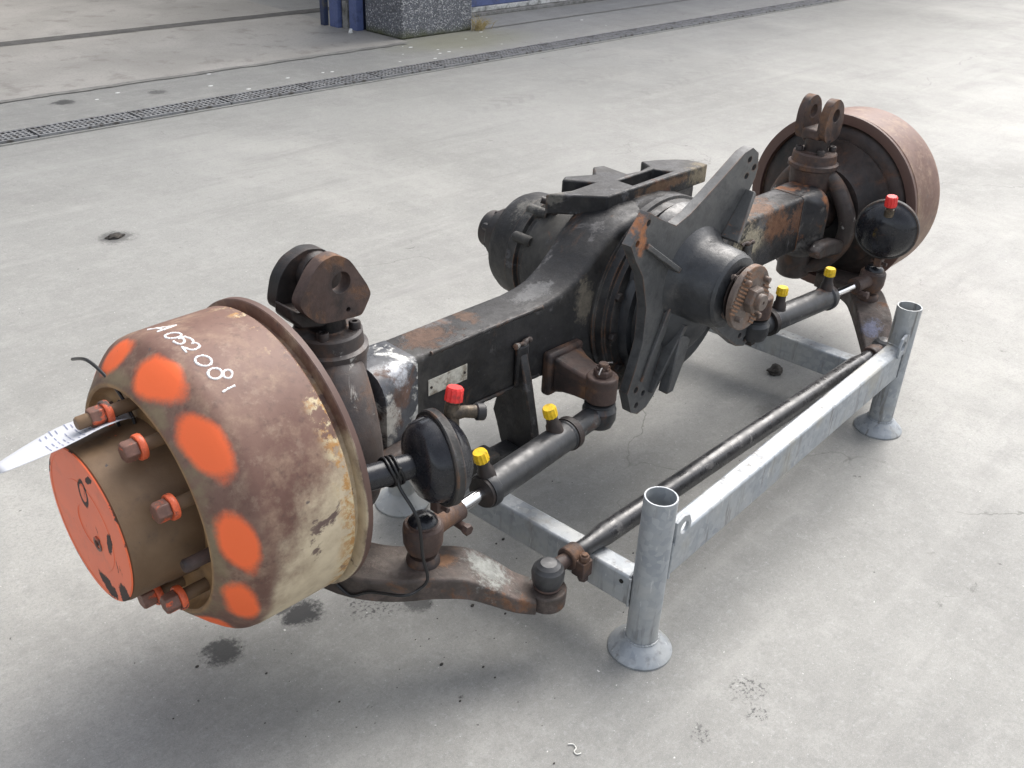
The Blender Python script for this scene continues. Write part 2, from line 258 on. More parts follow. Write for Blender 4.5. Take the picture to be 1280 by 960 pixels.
def concrete():
    n = N('yard_concrete'); x, y, z = n.xyz()
    a = n.noise(0.55, 5, 0.6, 4.0); b = n.noise(2.2, 8, 0.65, 7.0, dist=0.3); c_ = n.noise(14, 8, 0.7, 9.0); d = n.noise(160, 6, 0.75, 1.0); e = n.noise(520, 3, 0.7, 5.0)
    c = n.mix(n.step(a, 0.32, 0.68), (0.236, 0.233, 0.217), (0.304, 0.301, 0.283))
    c = n.mix(n.math('MULTIPLY', n.step(b, 0.45, 0.72), 0.4), c, (0.215, 0.210, 0.200))
    c = n.mix(n.math('MULTIPLY', n.step(n.noise(1.4, 7, 0.62, 23, stretch=(1, 0.45, 1)), 0.50, 0.74), 0.75), c, (0.385, 0.378, 0.350))
    c = n.mix(n.math('MULTIPLY', n.step(c_, 0.44, 0.70), 0.4), c, (0.365, 0.359, 0.338))
    c = n.mix(n.math('MULTIPLY', n.step(d, 0.46, 0.62), 0.34), c, (0.145, 0.152, 0.146))
    c = n.mix(n.math('MULTIPLY', n.step(e, 0.50, 0.66), 0.38), c, (0.44, 0.435, 0.42))
    c = n.mix(n.step(n.noise(90, 3, 0.5, 40), 0.735, 0.755), c, (0.62, 0.61, 0.58))          # pale grit
    c = n.mix(n.step(n.noise(30, 4, 0.6, 60), 0.715, 0.74), c, (0.085, 0.082, 0.078))          # dark flecks
    c = n.mix(n.math('MULTIPLY', n.step(n.noise(7, 9, 0.72, 80, dist=0.6), 0.66, 0.70), 0.55), c, (0.13, 0.127, 0.12))
    c = n.mix(n.math('MULTIPLY', n.step(n.noise(48, 6, 0.72, 101), 0.50, 0.64), 0.22), c, (0.165, 0.163, 0.158))
    c = n.mix(n.math('MULTIPLY', n.step(n.noise(75, 6, 0.72, 105), 0.54, 0.66), 0.32), c, (0.40, 0.398, 0.39))
    c = n.mix(n.step(n.noise(190, 3, 0.6, 111), 0.695, 0.73), c, (0.60, 0.59, 0.56))
    c = n.mix(n.math('MULTIPLY', n.step(n.noise(11, 8, 0.75, 117, dist=0.8), 0.665, 0.69), 0.6), c, (0.10, 0.098, 0.092))
    # tyre and drag marks running towards the hall
    tm = n.math('MULTIPLY', n.step(n.noise(3.2, 5, 0.6, 90, stretch=(0.25, 2.2, 1)), 0.60, 0.72), n.step(n.noise(1.1, 4, 0.6, 95), 0.45, 0.6))
    c = n.mix(n.math('MULTIPLY', tm, 0.4), c, (0.20, 0.195, 0.19))
    for (y0, sl, wd, k, x0, x1) in ((2.35, 0.10, 0.085, .42, 1.6, 4.6), (1.75, 0.16, 0.075, .38, 2.0, 5.0), (2.9, -0.02, 0.10, .25, 3.0, 9.0), (-1.25, 0.3, 0.09, .22, -0.3, 2.0), (1.2, 0.35, 0.06, .2, -1.2, 1.0)):
        off = n.math('SUBTRACT', n.math('SUBTRACT', y, y0), n.math('MULTIPLY', x, sl))
        ab = n.math('ABSOLUTE', off)
        lugs = n.step(n.math('SINE', n.math('ADD', n.math('MULTIPLY', x, 62.0), n.math('MULTIPLY', ab, 60.0))), -0.1, 0.5)
        g = n.math('MULTIPLY', n.math('MULTIPLY', n.step(ab, wd, wd * 0.7), lugs), n.math('MULTIPLY', n.step(n.noise(2.4, 6, 0.65, 120 + y0), 0.42, 0.62), k))
        g = n.math('MULTIPLY', g, n.math('MULTIPLY', n.step(x, x0, x0 + .5), n.step(x, x1, x1 - .6)))
        c = n.mix(n.math('MULTIPLY', g, 0.55), c, (0.14, 0.138, 0.132))
    sw = n.noise(5.5, 7, 0.7, 130, stretch=(0.16, 1.6, 1))                       # broom and drag streaks
    c = n.mix(n.math('MULTIPLY', n.step(sw, 0.50, 0.68), 0.22), c, (0.40, 0.393, 0.368))
    c = n.mix(n.math('MULTIPLY', n.step(n.noise(4.3, 8, 0.7, 133, stretch=(0.22, 1.3, 1)), 0.54, 0.68), 0.35), c, (0.19, 0.187, 0.178))
    vz = n.vor(0.42, 'DISTANCE_TO_EDGE', 3.0, n.node('ShaderNodeVectorMath', operation='ADD').outputs[0])
    wv = vz.inputs['Vector'].links[0].from_node.inputs['Vector'].links[0].from_node
    wnz = n.node('ShaderNodeTexNoise'); wnz.inputs['Scale'].default_value = 1.7; wnz.inputs['Detail'].default_value = 7; n.set(wnz.inputs['Vector'], n.tc())
    n.set(wv.inputs[0], n.tc()); n.set(wv.inputs[1], wnz.outputs['Color'])
    crack = n.math('MULTIPLY', n.step(vz.outputs['Distance'], 0.0016, 0.0006), n.step(n.noise(0.9, 4, 0.6, 150), 0.50, 0.58))
    c = n.mix(n.math('MULTIPLY', crack, 0.6), c, (0.10, 0.098, 0.09))
    # damp oil blots and smudges
    wob = n.math('ADD', n.math('MULTIPLY', n.math('SUBTRACT', n.noise(24, 8, 0.7, 70), 0.5), 2.0), n.math('MULTIPLY', n.math('SUBTRACT', n.noise(140, 6, 0.7, 75), 0.5), 1.2))
    f = None
    for (sx, sy, r, k) in ((-1.095, 0.025, 0.036, .85), (-0.935, 0.010, 0.036, .95), (-0.95, 0.045, 0.02, .8), (-0.81, -0.06, 0.05, .5), (-0.75, -0.12, 0.028, .7), (-0.46, -0.70, 0.035, .5),
                           (-0.50, -0.745, 0.02, .55), (-0.61, -0.70, 0.02, .5), (-0.30, 2.043, 0.06, .6), (0.42, -0.22, 0.05, .35),
                           (0.36, 3.93, 0.055, .85), (0.84, 3.85, 0.045, .6)):
        dx = n.math('DIVIDE', n.math('SUBTRACT', x, sx), r * 1.1); dy = n.math('DIVIDE', n.math('SUBTRACT', y, sy), r)
        q = n.math('ADD', n.math('SQRT', n.math('ADD', n.math('MULTIPLY', dx, dx), n.math('MULTIPLY', dy, dy))), wob)
        if k in (.5, .55): k = n.math('MULTIPLY', n.step(n.noise(130, 5, 0.7, 140), 0.50, 0.60), .75)
        g = n.math('MULTIPLY', n.step(q, 1.2, 0.6 if r < 0.15 else 0.1), k); f = g if f is None else n.math('MAXIMUM', f, g)
    c = n.mix(f, c, (0.030, 0.030, 0.031))
    # algae-green tint where the slab meets the pillar
    gd = n.math('SQRT', n.math('ADD', n.math('POWER', n.math('SUBTRACT', x, 3.2), 2.0), n.math('MULTIPLY', n.math('POWER', n.math('SUBTRACT', y, 4.0), 2.0), 3.0)))
    c = n.mix(n.math('MULTIPLY', n.step(n.math('ADD', gd, n.math('MULTIPLY', b, 0.6)), 1.15, 0.45), 0.5), c, (0.25, 0.245, 0.15))
    n.bump(n.math('ADD', n.math('MULTIPLY', d, 0.6), n.math('MULTIPLY', e, 0.5)), 0.35, 0.002)
    rg = n.mixf(n.step(b, 0.35, 0.7), 0.50, 0.66)
    return n.out(c, n.mixf(f, rg, 0.65), 0.0, 0.28)
M['concrete'] = concrete()

# ------------------------------------------------------------------ mesh helpers
def finish(name, me, mat, parent, bevel=0.0, angle=38, seg=2):
    me.materials.append(M[mat] if isinstance(mat, str) else mat)
    for p in me.polygons: p.use_smooth = True
    me.set_sharp_from_angle(angle=R(angle))
    o = bpy.data.objects.new(name, me); COL.objects.link(o)
    if parent is not None: o.parent = parent
    if bevel > 0:
        b = o.modifiers.new('bevel', 'BEVEL'); b.width = bevel; b.segments = seg; b.limit_method = 'ANGLE'; b.angle_limit = R(32)
        b.harden_normals = False
    return o
def from_bm(name, bm, mat, parent=None, bevel=0.0, angle=38, seg=2):
    bmesh.ops.recalc_face_normals(bm, faces=bm.faces[:])
    me = bpy.data.meshes.new(name); bm.to_mesh(me); bm.free()
    return finish(name, me, mat, parent, bevel, angle, seg)
def frame_of(d):
    d = Vector(d).normalized(); u = d.orthogonal().normalized()
    if abs(d.z) < 0.9: u = d.cross(Vector((0, 0, 1))).normalized()
    else: u = Vector((1, 0, 0)) - d * d.x; u.normalize()
    return d, u, d.cross(u)
def add_rings(bm, rings, cap=True, closed=False):
    vs = [[bm.verts.new(p) for p in r] for r in rings]; n = len(vs[0])
    pairs = list(zip(vs[:-1], vs[1:])) + ([(vs[-1], vs[0])] if closed else [])
    for a, b in pairs:
        for i in range(n): bm.faces.new((a[i], a[(i + 1) % n], b[(i + 1) % n], b[i]))
    if cap and not closed: bm.faces.new(vs[0][::-1]); bm.faces.new(vs[-1])
def add_lathe(bm, prof, org, axis, seg=32, cap=True, closed=False, jitter=0.0):
    d, u, v = frame_of(axis); org = Vector(org); rings = []
    for t, r in prof:
        r = max(r, 0.0004)
        rings.append([org + d * t + (u * math.cos(2 * math.pi * i / seg) + v * math.sin(2 * math.pi * i / seg)) * r for i in range(seg)])
    add_rings(bm, rings, cap, closed)
def lathe(name, prof, org, axis, mat, parent, seg=40, bevel=0.0, cap=True, closed=False, angle=38):
    bm = bmesh.new(); add_lathe(bm, prof, org, axis, seg, cap, closed); return from_bm(name, bm, mat, parent, bevel, angle)
def add_box(bm, lo, hi, mtx=None):
    x0, y0, z0 = lo; x1, y1, z1 = hi
    P = [Vector(p) for p in ((x0, y0, z0), (x1, y0, z0), (x1, y1, z0), (x0, y1, z0), (x0, y0, z1), (x1, y0, z1), (x1, y1, z1), (x0, y1, z1))]
    if mtx is not None: P = [mtx @ p for p in P]
    v = [bm.verts.new(p) for p in P]
    for f in ((0, 3, 2, 1), (4, 5, 6, 7), (0, 1, 5, 4), (1, 2, 6, 5), (2, 3, 7, 6), (3, 0, 4, 7)): bm.faces.new([v[i] for i in f])
def box(name, lo, hi, mat, parent, bevel=0.003, mtx=None):
    bm = bmesh.new(); add_box(bm, lo, hi, mtx); return from_bm(name, bm, mat, parent, bevel)
def smooth_path(pts, n=8):
    pts = [Vector(p) for p in pts]; out = []
    for i in range(len(pts) - 1):
        p0 = pts[max(i - 1, 0)]; p1 = pts[i]; p2 = pts[i + 1]; p3 = pts[min(i + 2, len(pts) - 1)]
        for k in range(n):
            t = k / n
            out.append(0.5 * ((2 * p1) + (p2 - p0) * t + (2 * p0 - 5 * p1 + 4 * p2 - p3) * t * t + (3 * p1 - p0 - 3 * p2 + p3) * t ** 3))
    return out + [pts[-1]]
def add_tube(bm, pts, rad, seg=14, flat=1.0, up=None):
    pts = [Vector(p) for p in pts]; n = len(pts)
    rads = [rad(i / (n - 1)) if callable(rad) else (rad[i] if isinstance(rad, (list, tuple)) else rad) for i in range(n)]
    rings = []; prev = None
    for i, p in enumerate(pts):
        t = (pts[min(i + 1, n - 1)] - pts[max(i - 1, 0)]).normalized()
        if prev is None: _, u, _v = frame_of(t); u = Vector(up) - t * t.dot(Vector(up)) if up else u
        else: u = prev - t * t.dot(prev)
        u.normalize(); prev = u; v = t.cross(u)
        rings.append([p + (u * math.cos(2 * math.pi * k / seg) * flat + v * math.sin(2 * math.pi * k / seg)) * rads[i] for k in range(seg)])
    add_rings(bm, rings)
def tube(name, pts, rad, mat, parent, seg=14, flat=1.0, up=None, smooth=0, angle=50):
    if smooth: pts = smooth_path(pts, smooth)
    bm = bmesh.new(); add_tube(bm, pts, rad, seg, flat, up); return from_bm(name, bm, mat, parent, 0, angle)
def circle(c, r, n=20, ph=0.0): return [(c[0] + r * math.cos(ph + 2 * math.pi * i / n), c[1] + r * math.sin(ph + 2 * math.pi * i / n)) for i in range(n)]
def add_prism(bm, poly, axis, a0, a1, holes=(), fn=None):
    put = {'x': lambda a, p: Vector((a, p[0], p[1])), 'y': lambda a, p: Vector((p[0], a, p[1])), 'z': lambda a, p: Vector((p[0], p[1], a))}[axis]
    b2 = bmesh.new(); edges = []
    for loop in [poly] + list(holes):
        vs = [b2.verts.new(put(a0, p)) for p in loop]
        edges += [b2.edges.new((vs[i], vs[(i + 1) % len(vs)])) for i in range(len(vs))]
    if holes: bmesh.ops.triangle_fill(b2, use_beauty=True, use_dissolve=False, edges=edges)
    else: b2.faces.new(b2.verts[:])
    ret = bmesh.ops.extrude_face_region(b2, geom=b2.faces[:])
    off = put(a1, (0, 0)) - put(a0, (0, 0))
    for g in ret['geom']:
        if isinstance(g, bmesh.types.BMVert): g.co += off
    if fn:
        for v in b2.verts: v.co = fn(v.co)
    b2.verts.index_update(); mp = {v: bm.verts.new(v.co) for v in b2.verts}
    for f in b2.faces: bm.faces.new([mp[v] for v in f.verts])
    b2.free()
def prism(name, poly, axis, a0, a1, mat, parent, holes=(), bevel=0.003, fn=None):
    bm = bmesh.new(); add_prism(bm, poly, axis, a0, a1, holes, fn); return from_bm(name, bm, mat, parent, bevel)
def hexnut(bm, org, axis, af, h, bore=0.0):
    r = af / math.sqrt(3); d, u, v = frame_of(axis); org = Vector(org)
    add_lathe(bm, [(0, r), (h * 0.82, r), (h, r * 0.86)], org, axis, 6)
def ribcap(name, prof, org, axis, mat, parent, seg=36, angle=30):
    seg = 36; d, u, v = frame_of(axis); org = Vector(org); rings = []; bm = bmesh.new()
    for k, (t, r) in enumerate(prof):
        rib = .0006 if 0 < k < 3 else 0
        rings.append([org + d * t + (u * math.cos(2 * math.pi * i / seg) + v * math.sin(2 * math.pi * i / seg)) * (r + (rib if i % 3 == 0 else -rib)) for i in range(seg)])
    add_rings(bm, rings); return from_bm(name, bm, mat, parent, 0, 30)
def empty(name, loc, label, cat, group=None):
    o = bpy.data.objects.new(name, None); COL.objects.link(o); o.location = loc; o.empty_display_size = 0.1; tag(o, label, cat, group); return o
def tag(o, label, cat, group=None):
    o['label'] = label; o['category'] = cat
    if group: o['group'] = group
    return o
def struct(o): o['kind'] = 'structure'; return o
def mirror(o, parent=None, mat=None):
    me = o.data.copy(); me.flip_normals()
    for v in me.vertices: v.co.x = -v.co.x
    c = o.copy(); c.data = me; c.parent = parent if parent is not None else o.parent; COL.objects.link(c)
    if 'label' in c: del c['label']
    if mat: me.materials.clear(); me.materials.append(M[mat])
    for ch in [k for k in bpy.data.objects if k.parent == o]: mirror(ch, c)
    return c

# ================================================================== SETTING
bm = bmesh.new(); g = bmesh.ops.create_grid(bm, x_segments=8, y_segments=8, size=150)
struct(from_bm('ground', bm, 'concrete'))
def joint_mat(name, c0, c1):
    n = N(name); return n.out(n.mix(n.step(n.noise(14, 8, 0.7), 0.35, 0.65), c0, c1), 0.7)
M['joint'] = joint_mat('joint_filler', (0.15, 0.145, 0.135), (0.25, 0.245, 0.225))
M['joint_dark'] = joint_mat('dark_floor_channel', (0.055, 0.052, 0.048), (0.10, 0.095, 0.088))
def strip(name, x0, x1, y0, y1, z, mat, wob=0.0, step=0.25):
    bm = bmesh.new(); n = max(2, int((x1 - x0) / step)); a = []; b = []
    for i in range(n + 1):
        x = x0 + (x1 - x0) * i / n
        a.append(bm.verts.new((x, y0 + random.uniform(-wob, wob), z))); b.append(bm.verts.new((x, y1 + random.uniform(-wob, wob), z)))
    for i in range(n): bm.faces.new((a[i], a[i + 1], b[i + 1], b[i]))
    return struct(from_bm(name, bm, mat))
strip('slab_joint', -6, 2.8, 4.085, 4.135, 0.004, 'joint', 0.010, 0.08)
strip('slab_joint', 3.6, 22, 4.19, 4.215, 0.004, 'joint', 0.004, 0.2)
def hall_floor():
    n = N('hall_floor_concrete'); b = n.noise(1.6, 8, 0.65, 3, dist=0.4)
    c = n.mix(n.step(b, 0.35, 0.68), (0.30, 0.285, 0.258), (0.39, 0.37, 0.338))
    c = n.mix(n.math('MULTIPLY', n.step(n.noise(5, 8, 0.7, 8), 0.52, 0.66), 0.6), c, (0.18, 0.165, 0.145))
    c = n.mix(n.math('MULTIPLY', n.step(n.noise(70, 6, 0.7, 9), 0.48, 0.65), 0.4), c, (0.20, 0.185, 0.165))
    return n.out(c, 0.55)
M['hall_floor'] = hall_floor()
strip('hall_floor', -5, 2.86, 4.136, 15.9, 0.002, 'hall_floor')
strip('floor_channel', -6, 3.6, 5.42, 5.55, 0.004, 'joint_dark', 0.006)

# drainage channel: steel kerbs, flat sheet painted with the trough's shade and slotted cast gratings
drain = bpy.data.objects.new('drain_channel', None); COL.objects.link(drain); struct(drain)
M['grate'] = weather('grey_cast_grating', (0.20, 0.203, 0.208), (0.26, 0.262, 0.264), [((0.10, 0.09, 0.08), 20, 0.62, 0.05, 0.7)], 0.5, 0.3, 40, metal=0.2, seed=21)
M['pit_shade'] = N('drain_pit_shade').out((0.07, 0.068, 0.062), 0.9)
bm = bmesh.new(); add_box(bm, (-6, 3.372, 0.002), (26, 3.528, 0.005)); struct(from_bm('trough_shade_sheet', bm, 'pit_shade', drain))
bm = bmesh.new()
GL = 0.5
add_box(bm, (0.004, 3.374, 0.0055), (GL - 0.004, 3.388, 0.017)); add_box(bm, (0.004, 3.512, 0.0055), (GL - 0.004, 3.526, 0.017))
for yy in (3.420, 3.450, 3.480): add_box(bm, (0.006, yy - 0.006, 0.0055), (GL - 0.006, yy + 0.006, 0.016))
k = 0
while 0.006 + k * 0.026 < GL - 0.016:
    x0 = 0.006 + k * 0.026; add_box(bm, (x0, 3.389, 0.006), (x0 + 0.011, 3.511, 0.0165)); k += 1
bmesh.ops.recalc_face_normals(bm, faces=bm.faces[:])
gme = bpy.data.meshes.new('grating'); bm.to_mesh(gme); bm.free(); gme.materials.append(M['grate'])
for i in range(-5, 48):
    o = bpy.data.objects.new('grating', gme); COL.objects.link(o); o.parent = drain; o.location.x = i * GL
for nm, y0, y1 in (('drain_kerb', 3.356, 3.372), ('drain_kerb', 3.528, 3.544)):
    box(nm, (-6, y0, -0.02), (26, y1, 0.006), 'concrete', drain, 0)

# ---- hall
def pebble():
    n = N('exposed_aggregate'); v = n.vor(95, 'F1', 1.0); sp = n.node('ShaderNodeSeparateColor'); n.set(sp.inputs[0], v.outputs['Color'])
    c = n.mix(n.step(sp.outputs[0], 0.35, 0.95), (0.155, 0.163, 0.185), (0.46, 0.46, 0.465))
    c = n.mix(n.step(v.outputs['Distance'], 0.42, 0.62), c, (0.10, 0.104, 0.115))
    x, y, z = n.xyz(); c = n.mix(n.step(n.math('ADD', z, n.math('MULTIPLY', n.noise(8, 6, 0.6), 0.14)), 0.15, 0.06), c, (0.085, 0.09, 0.05))
    n.bump(n.math('MULTIPLY', v.outputs['Distance'], -1.0), 0.6, 0.01); return n.out(c, 0.7)
M['pebble'] = pebble()
M['blue'] = weather('blue_coated_steel', (0.085, 0.115, 0.25), (0.10, 0.13, 0.27), [((0.16, 0.17, 0.2), 14, 0.7, 0.03, 0.6)], 0.4, 0.1, 20, seed=31)
M['blue_dark'] = weather('dark_blue_steel', (0.03, 0.04, 0.085), (0.04, 0.055, 0.11), [((0.10, 0.10, 0.10), 14, 0.66, 0.03, 0.6)], 0.45, 0.1, 20, seed=33)
M['white_trim'] = weather('white_door_seal', (0.62, 0.62, 0.60), (0.5, 0.5, 0.48), [((0.2, 0.2, 0.18), 12, 0.6, 0.06, 0.7)], 0.5, 0.2, 20, seed=35)
M['grey_trim'] = weather('grey_threshold', (0.26, 0.255, 0.245), (0.2, 0.2, 0.19), [((0.12, 0.115, 0.1), 12, 0.6, 0.06, 0.7)], 0.6, 0.2, 20, seed=36)
M['inner'] = joint_mat('hall_wall', (0.42, 0.40, 0.36), (0.5, 0.48, 0.44))
pil = empty('concrete_pillar', (3.2, 4.37, 0), 'dark exposed-aggregate concrete pillar between two hall doorways', 'pillar')
def child(o, p): o.parent = p; o.matrix_parent_inverse = Matrix.Translation(-p.location); return o
child(box('pillar_shaft', (2.865, 4.215, 0.0), (3.535, 4.62, 3.2), 'pebble', None, 0.012), pil)
col = empty('door_post', (2.9, 4.75, 0), 'blue steel door frame post with guide rails behind the pillar', 'door post')
child(box('guide_rail', (2.80, 4.63, 0), (2.86, 4.72, 3.2), 'blue', None, 0.004), col)
child(box('post_web', (2.88, 4.66, 0), (3.05, 4.96, 3.2), 'blue_dark', None, 0.004), col)
child(box('post_flange', (2.76, 4.80, 0), (2.80, 4.90, 3.2), 'blue', None, 0.004), col)
child(box('post_flange', (2.735, 4.93, 0), (2.775, 4.98, 3.2), 'blue_dark', None, 0.004), col)
bol = tag(box('concrete_block', (2.79, 4.735, 0.0), (2.86, 4.79, 0.19), 'grey_trim', None, 0.006), 'small grey upright block standing between blue door posts', 'block')
dr = empty('sectional_door', (6, 4.65, 0), 'closed blue sectional hall door with white bottom seal right of pillar', 'door')
for i in range(5):
    child(box('door_panel', (3.55, 4.66, 0.062 + i * 0.58), (9.5, 4.71, 0.062 + i * 0.58 + 0.574), 'blue', None, 0.006), dr)
child(box('bottom_seal', (3.55, 4.645, 0.026), (9.5, 4.70, 0.0615), 'white_trim', None, 0.004), dr)
child(box('threshold', (3.545, 4.60, 0.0), (9.5, 4.72, 0.025), 'grey_trim', None, 0.004), dr)
hall = empty('hall_building', (3, 9, 0), 'industrial hall with open doorway at the top left of the yard', 'building')
for lo, hi in (((-12, 4.3, 0), (-5.0, 4.6, 3.8)), ((9.52, 4.3, 0), (30, 4.6, 3.8)), ((-5.0, 4.30, 3.21), (9.52, 4.60, 3.8)), ((-12, 16, 0), (30, 16.2, 3.8)), ((-12.2, 4.3, 0), (-12, 16.2, 3.8)), ((30, 4.3, 0), (30.2, 16.2, 3.8)), ((4.6, 4.98, 0), (4.75, 16, 3.8))):
    child(box('wall', lo, hi, 'inner', None, 0), hall)
for y0 in (4.2, 9.2, 13.2):     # unseen roof; gaps between bands added to let daylight onto the hall floor
    child(box('roof', (-12.3, y0, 3.801), (30.3, y0 + (1.3 if y0 < 12 else 3.1), 3.95), 'grey_trim', None, 0), hall)

# dry grass tuft at the foot of the pillar
M['straw'] = joint_mat('dry_grass', (0.42, 0.33, 0.15), (0.56, 0.46, 0.25))
bm = bmesh.new()
for i in range(150):
    a = random.uniform(0, 6.28); L = random.uniform(0.06, 0.17); lean = random.uniform(0.1, 0.95)
    b0 = Vector((3.585 + random.gauss(0, 0.035), 4.20 + random.gauss(0, 0.02), 0.0))
    dv = Vector((math.cos(a) * lean, math.sin(a) * lean - 0.25, 1.0)).normalized()
    s = dv.cross(Vector((math.sin(a * 3), math.cos(a * 5), 0.2))).normalized() * 0.0016
    p1 = b0 + dv * L * 0.5; p2 = b0 + dv * L + Vector((dv.x, dv.y, -0.6)) * L * 0.35
    v = [bm.verts.new(p) for p in (b0 - s, b0 + s, p1 + s, p1 - s, p2)]
    bm.faces.new(v[:4]); bm.faces.new((v[3], v[2], v[4]))
tag(from_bm('grass_tuft', bm, 'straw'), 'dry straw-coloured grass tuft at the foot of the pillar', 'grass')

# ================================================================== STILLAGE FRAME
PHI = 0.0519; FO = Vector((-0.5235, -0.500, 0)); FL = 1.095; FWD = 0.655; HP = 0.354; TR = 0.0301; CT = 0.168
FM = Matrix.Translation(FO) @ Matrix.Rotation(PHI, 4, 'Z')
stand = empty('steel_stillage', FO, 'low galvanised steel stillage with four tubular posts carrying the axle', 'stillage')
def fchild(o): return child(o, stand)
def frame_obj(name, bm, bevel=0.0025):
    for v in bm.verts: v.co = FM @ v.co
    return fchild(from_bm(name, bm, 'galv', None, bevel))
for (a, b) in ((0, 0), (FL, 0), (0, FWD), (FL, FWD)):
    bm = bmesh.new(); add_lathe(bm, [(0.022, TR), (HP, TR), (HP, TR - 0.0035), (0.06, TR - 0.0035)], (a, b, 0), (0, 0, 1), 40, True)
    p = frame_obj('post', bm, 0.0008)
    bm = bmesh.new(); add_lathe(bm, [(0.0, 0.0605), (0.004, 0.0610), (0.0068, 0.0592), (0.0125, 0.0530), (0.0195, 0.0465), (0.0265, 0.0400), (0.031, TR + 0.0030), (0.035, TR + 0.0003), (0.02, TR - 0.01), (0.0, TR - 0.01)], (a, b, 0), (0, 0, 1), 48, False, True)
    f = frame_obj('foot', bm, 0)
for b in (0, FWD):
    bm = bmesh.new(); add_box(bm, (TR - 0.004, b - 0.021, CT + 0.001), (FL - TR + 0.004, b + 0.021, CT + 0.085)); frame_obj('long_rail', bm, 0.005)
    for a, s in ((0, 1), (FL, -1)):
        bm = bmesh.new(); x0 = a + s * (TR - 0.004); z0 = CT + 0.075
        pl = [(x0, z0), (x0 + s * 0.046, z0), (x0 + s * 0.050, z0 + 0.030), (x0 + s * 0.040, z0 + 0.050), (x0 + s * 0.022, z0 + 0.057), (x0, z0 + 0.050)]
        add_prism(bm, pl, 'y', b - 0.026, b - 0.0195, [circle((x0 + s * 0.027, z0 + 0.028), 0.013, 18)])
        frame_obj('lifting_eye', bm, 0.001)
def bead(pts, r=.0028):
    pts = smooth_path(pts, 7); bm = bmesh.new(); add_tube(bm, [p + Vector((random.uniform(-1, 1), random.uniform(-1, 1), random.uniform(-1, 1))) * .0006 for p in pts], lambda t: r * random.uniform(.75, 1.2), 8); return frame_obj('weld_bead', bm, 0)
for (a, b) in ((0, 0), (FL, 0)):
    sx = 1 if a == 0 else -1; xx = a + sx * TR
    bead([(xx - sx * .006, -.0225, CT + .002), (xx - sx * .005, -.0225, CT + .045), (xx - sx * .005, -.0225, CT + .082)]); bead([(xx - sx * .002, -.020, CT + .0865), (xx, 0, CT + .0865), (xx - sx * .002, .020, CT + .0865)])
    bead([(a - .0225, TR - .005, CT - .066), (a - .0225, TR - .004, CT - .03), (a - .0225, TR - .005, CT)]); bead([(a - .020, TR - .002, CT + .001), (a, TR + .001, CT + .001), (a + .020, TR - .002, CT + .001)])
    bead([(a + (TR + .0015) * math.cos(t), b + (TR + .0015) * math.sin(t), .0335) for t in [2 * math.pi * k / 16 for k in range(17)]], .0022)
for a in (0, FL):
    bm = bmesh.new(); add_box(bm, (a - 0.021, TR - 0.004, CT - 0.068), (a + 0.021, FWD - TR + 0.004, CT)); cm = frame_obj('cross_member', bm, 0.005)
    bm = bmesh.new(); add_lathe(bm, [(0, 0.0045), (0.002, 0.0045)], (a - 0.0225, 0.045, CT - 0.018), (1, 0, 0), 12); o = frame_obj('drain_hole_disc', bm, 0); o.data.materials.clear(); o.data.materials.append(M['hole'])  # near-black disc; the shade inside an opening is put into its colour

# ================================================================== AXLE
axle = empty('steering_drive_axle', (0, 0, 0), 'rusty black steering drive axle with brake drums at both ends, lying on the stillage', 'axle')
AX = axle

# --- beam (banjo)
def rrect(x, yc, zt, zb, hw, r, n=5, bot=None):
    """rounded rectangle ring at station x"""
    pts = []; hb = bot or hw
    for (cy, cz, a0, h) in ((yc + hw - r, zt - r, 0, 1), (yc - hw + r, zt - r, 90, 1), (yc - hb + r, zb + r, 180, 1), (yc + hb - r, zb + r, 270, 1)):
        for i in range(n + 1):
            a = R(a0 + 90 * i / n); pts.append(Vector((x, cy + r * math.cos(a), cz + r * math.sin(a))))
    return pts
st = []
for x, zt, zb, hw, r in ((-0.695, .500, .342, .050, .012), (-0.5, .500, .342, .050, .010), (-0.38, .500, .338, .050, .010), (-0.335, .504, .330, .051, .010), (-0.30, .512, .315, .053, .012),
                         (-0.26, .530, .292, .056, .012), (-0.22, .560, .262, .060, .014), (-0.18, .597, .235, .064, .016), (-0.14, .622, .215, .067, .018), (-0.08, .636, .20, .07, .02)):
    st.append((x, zt, zb, hw, r))
full = st + [(-x, a, b, c, d) for (x, a, b, c, d) in reversed(st)]
bm = bmesh.new(); add_rings(bm, [rrect(x, -0.004, zt, zb, hw, r) for (x, zt, zb, hw, r) in full])
beam = from_bm('axle_beam', bm, 'beam', AX, 0, 30)
for s, mt in ((-1, 'peel'), (1, 'black_rusty')):
    bm = bmesh.new()
    add_rings(bm, [rrect(s * x, -0.004, zt, zb, hw, r) for (x, zt, zb, hw, r) in ((.688, .5015, .3405, .0515, .014), (.705, .503, .332, .055, .020), (.73, .505, .312, .066, .036), (.765, .506, .300, .076, .05), (.785, .505, .297, .080, .055), (.790, .496, .306, .072, .055))])
    from_bm('beam_end', bm, mt, AX, 0, 40)
# weld beads along the upper front and lower front edges
for z in (.4995, .3425):
    pts = [(x, -0.054 + random.uniform(-.0006, .0006), z + random.uniform(-.0008, .0008)) for x in [-.655 + .012 * i for i in range(26)]]
    tube('weld_seam', pts, 0.0042, 'beam', beam, 8)
# name plate
np_ = prism('name_plate', [(-.662, .411), (-.563, .411), (-.563, .445), (-.662, .445)], 'y', -.0555, -.0540, 'plate', AX, bevel=0.0004)
for x in (-.655, -.570):
    bm = bmesh.new(); add_lathe(bm, [(0, .003), (.0015, .0025)], (x, -.0555, .428), (0, -1, 0), 10); from_bm('rivet', bm, 'rust_dark', np_)

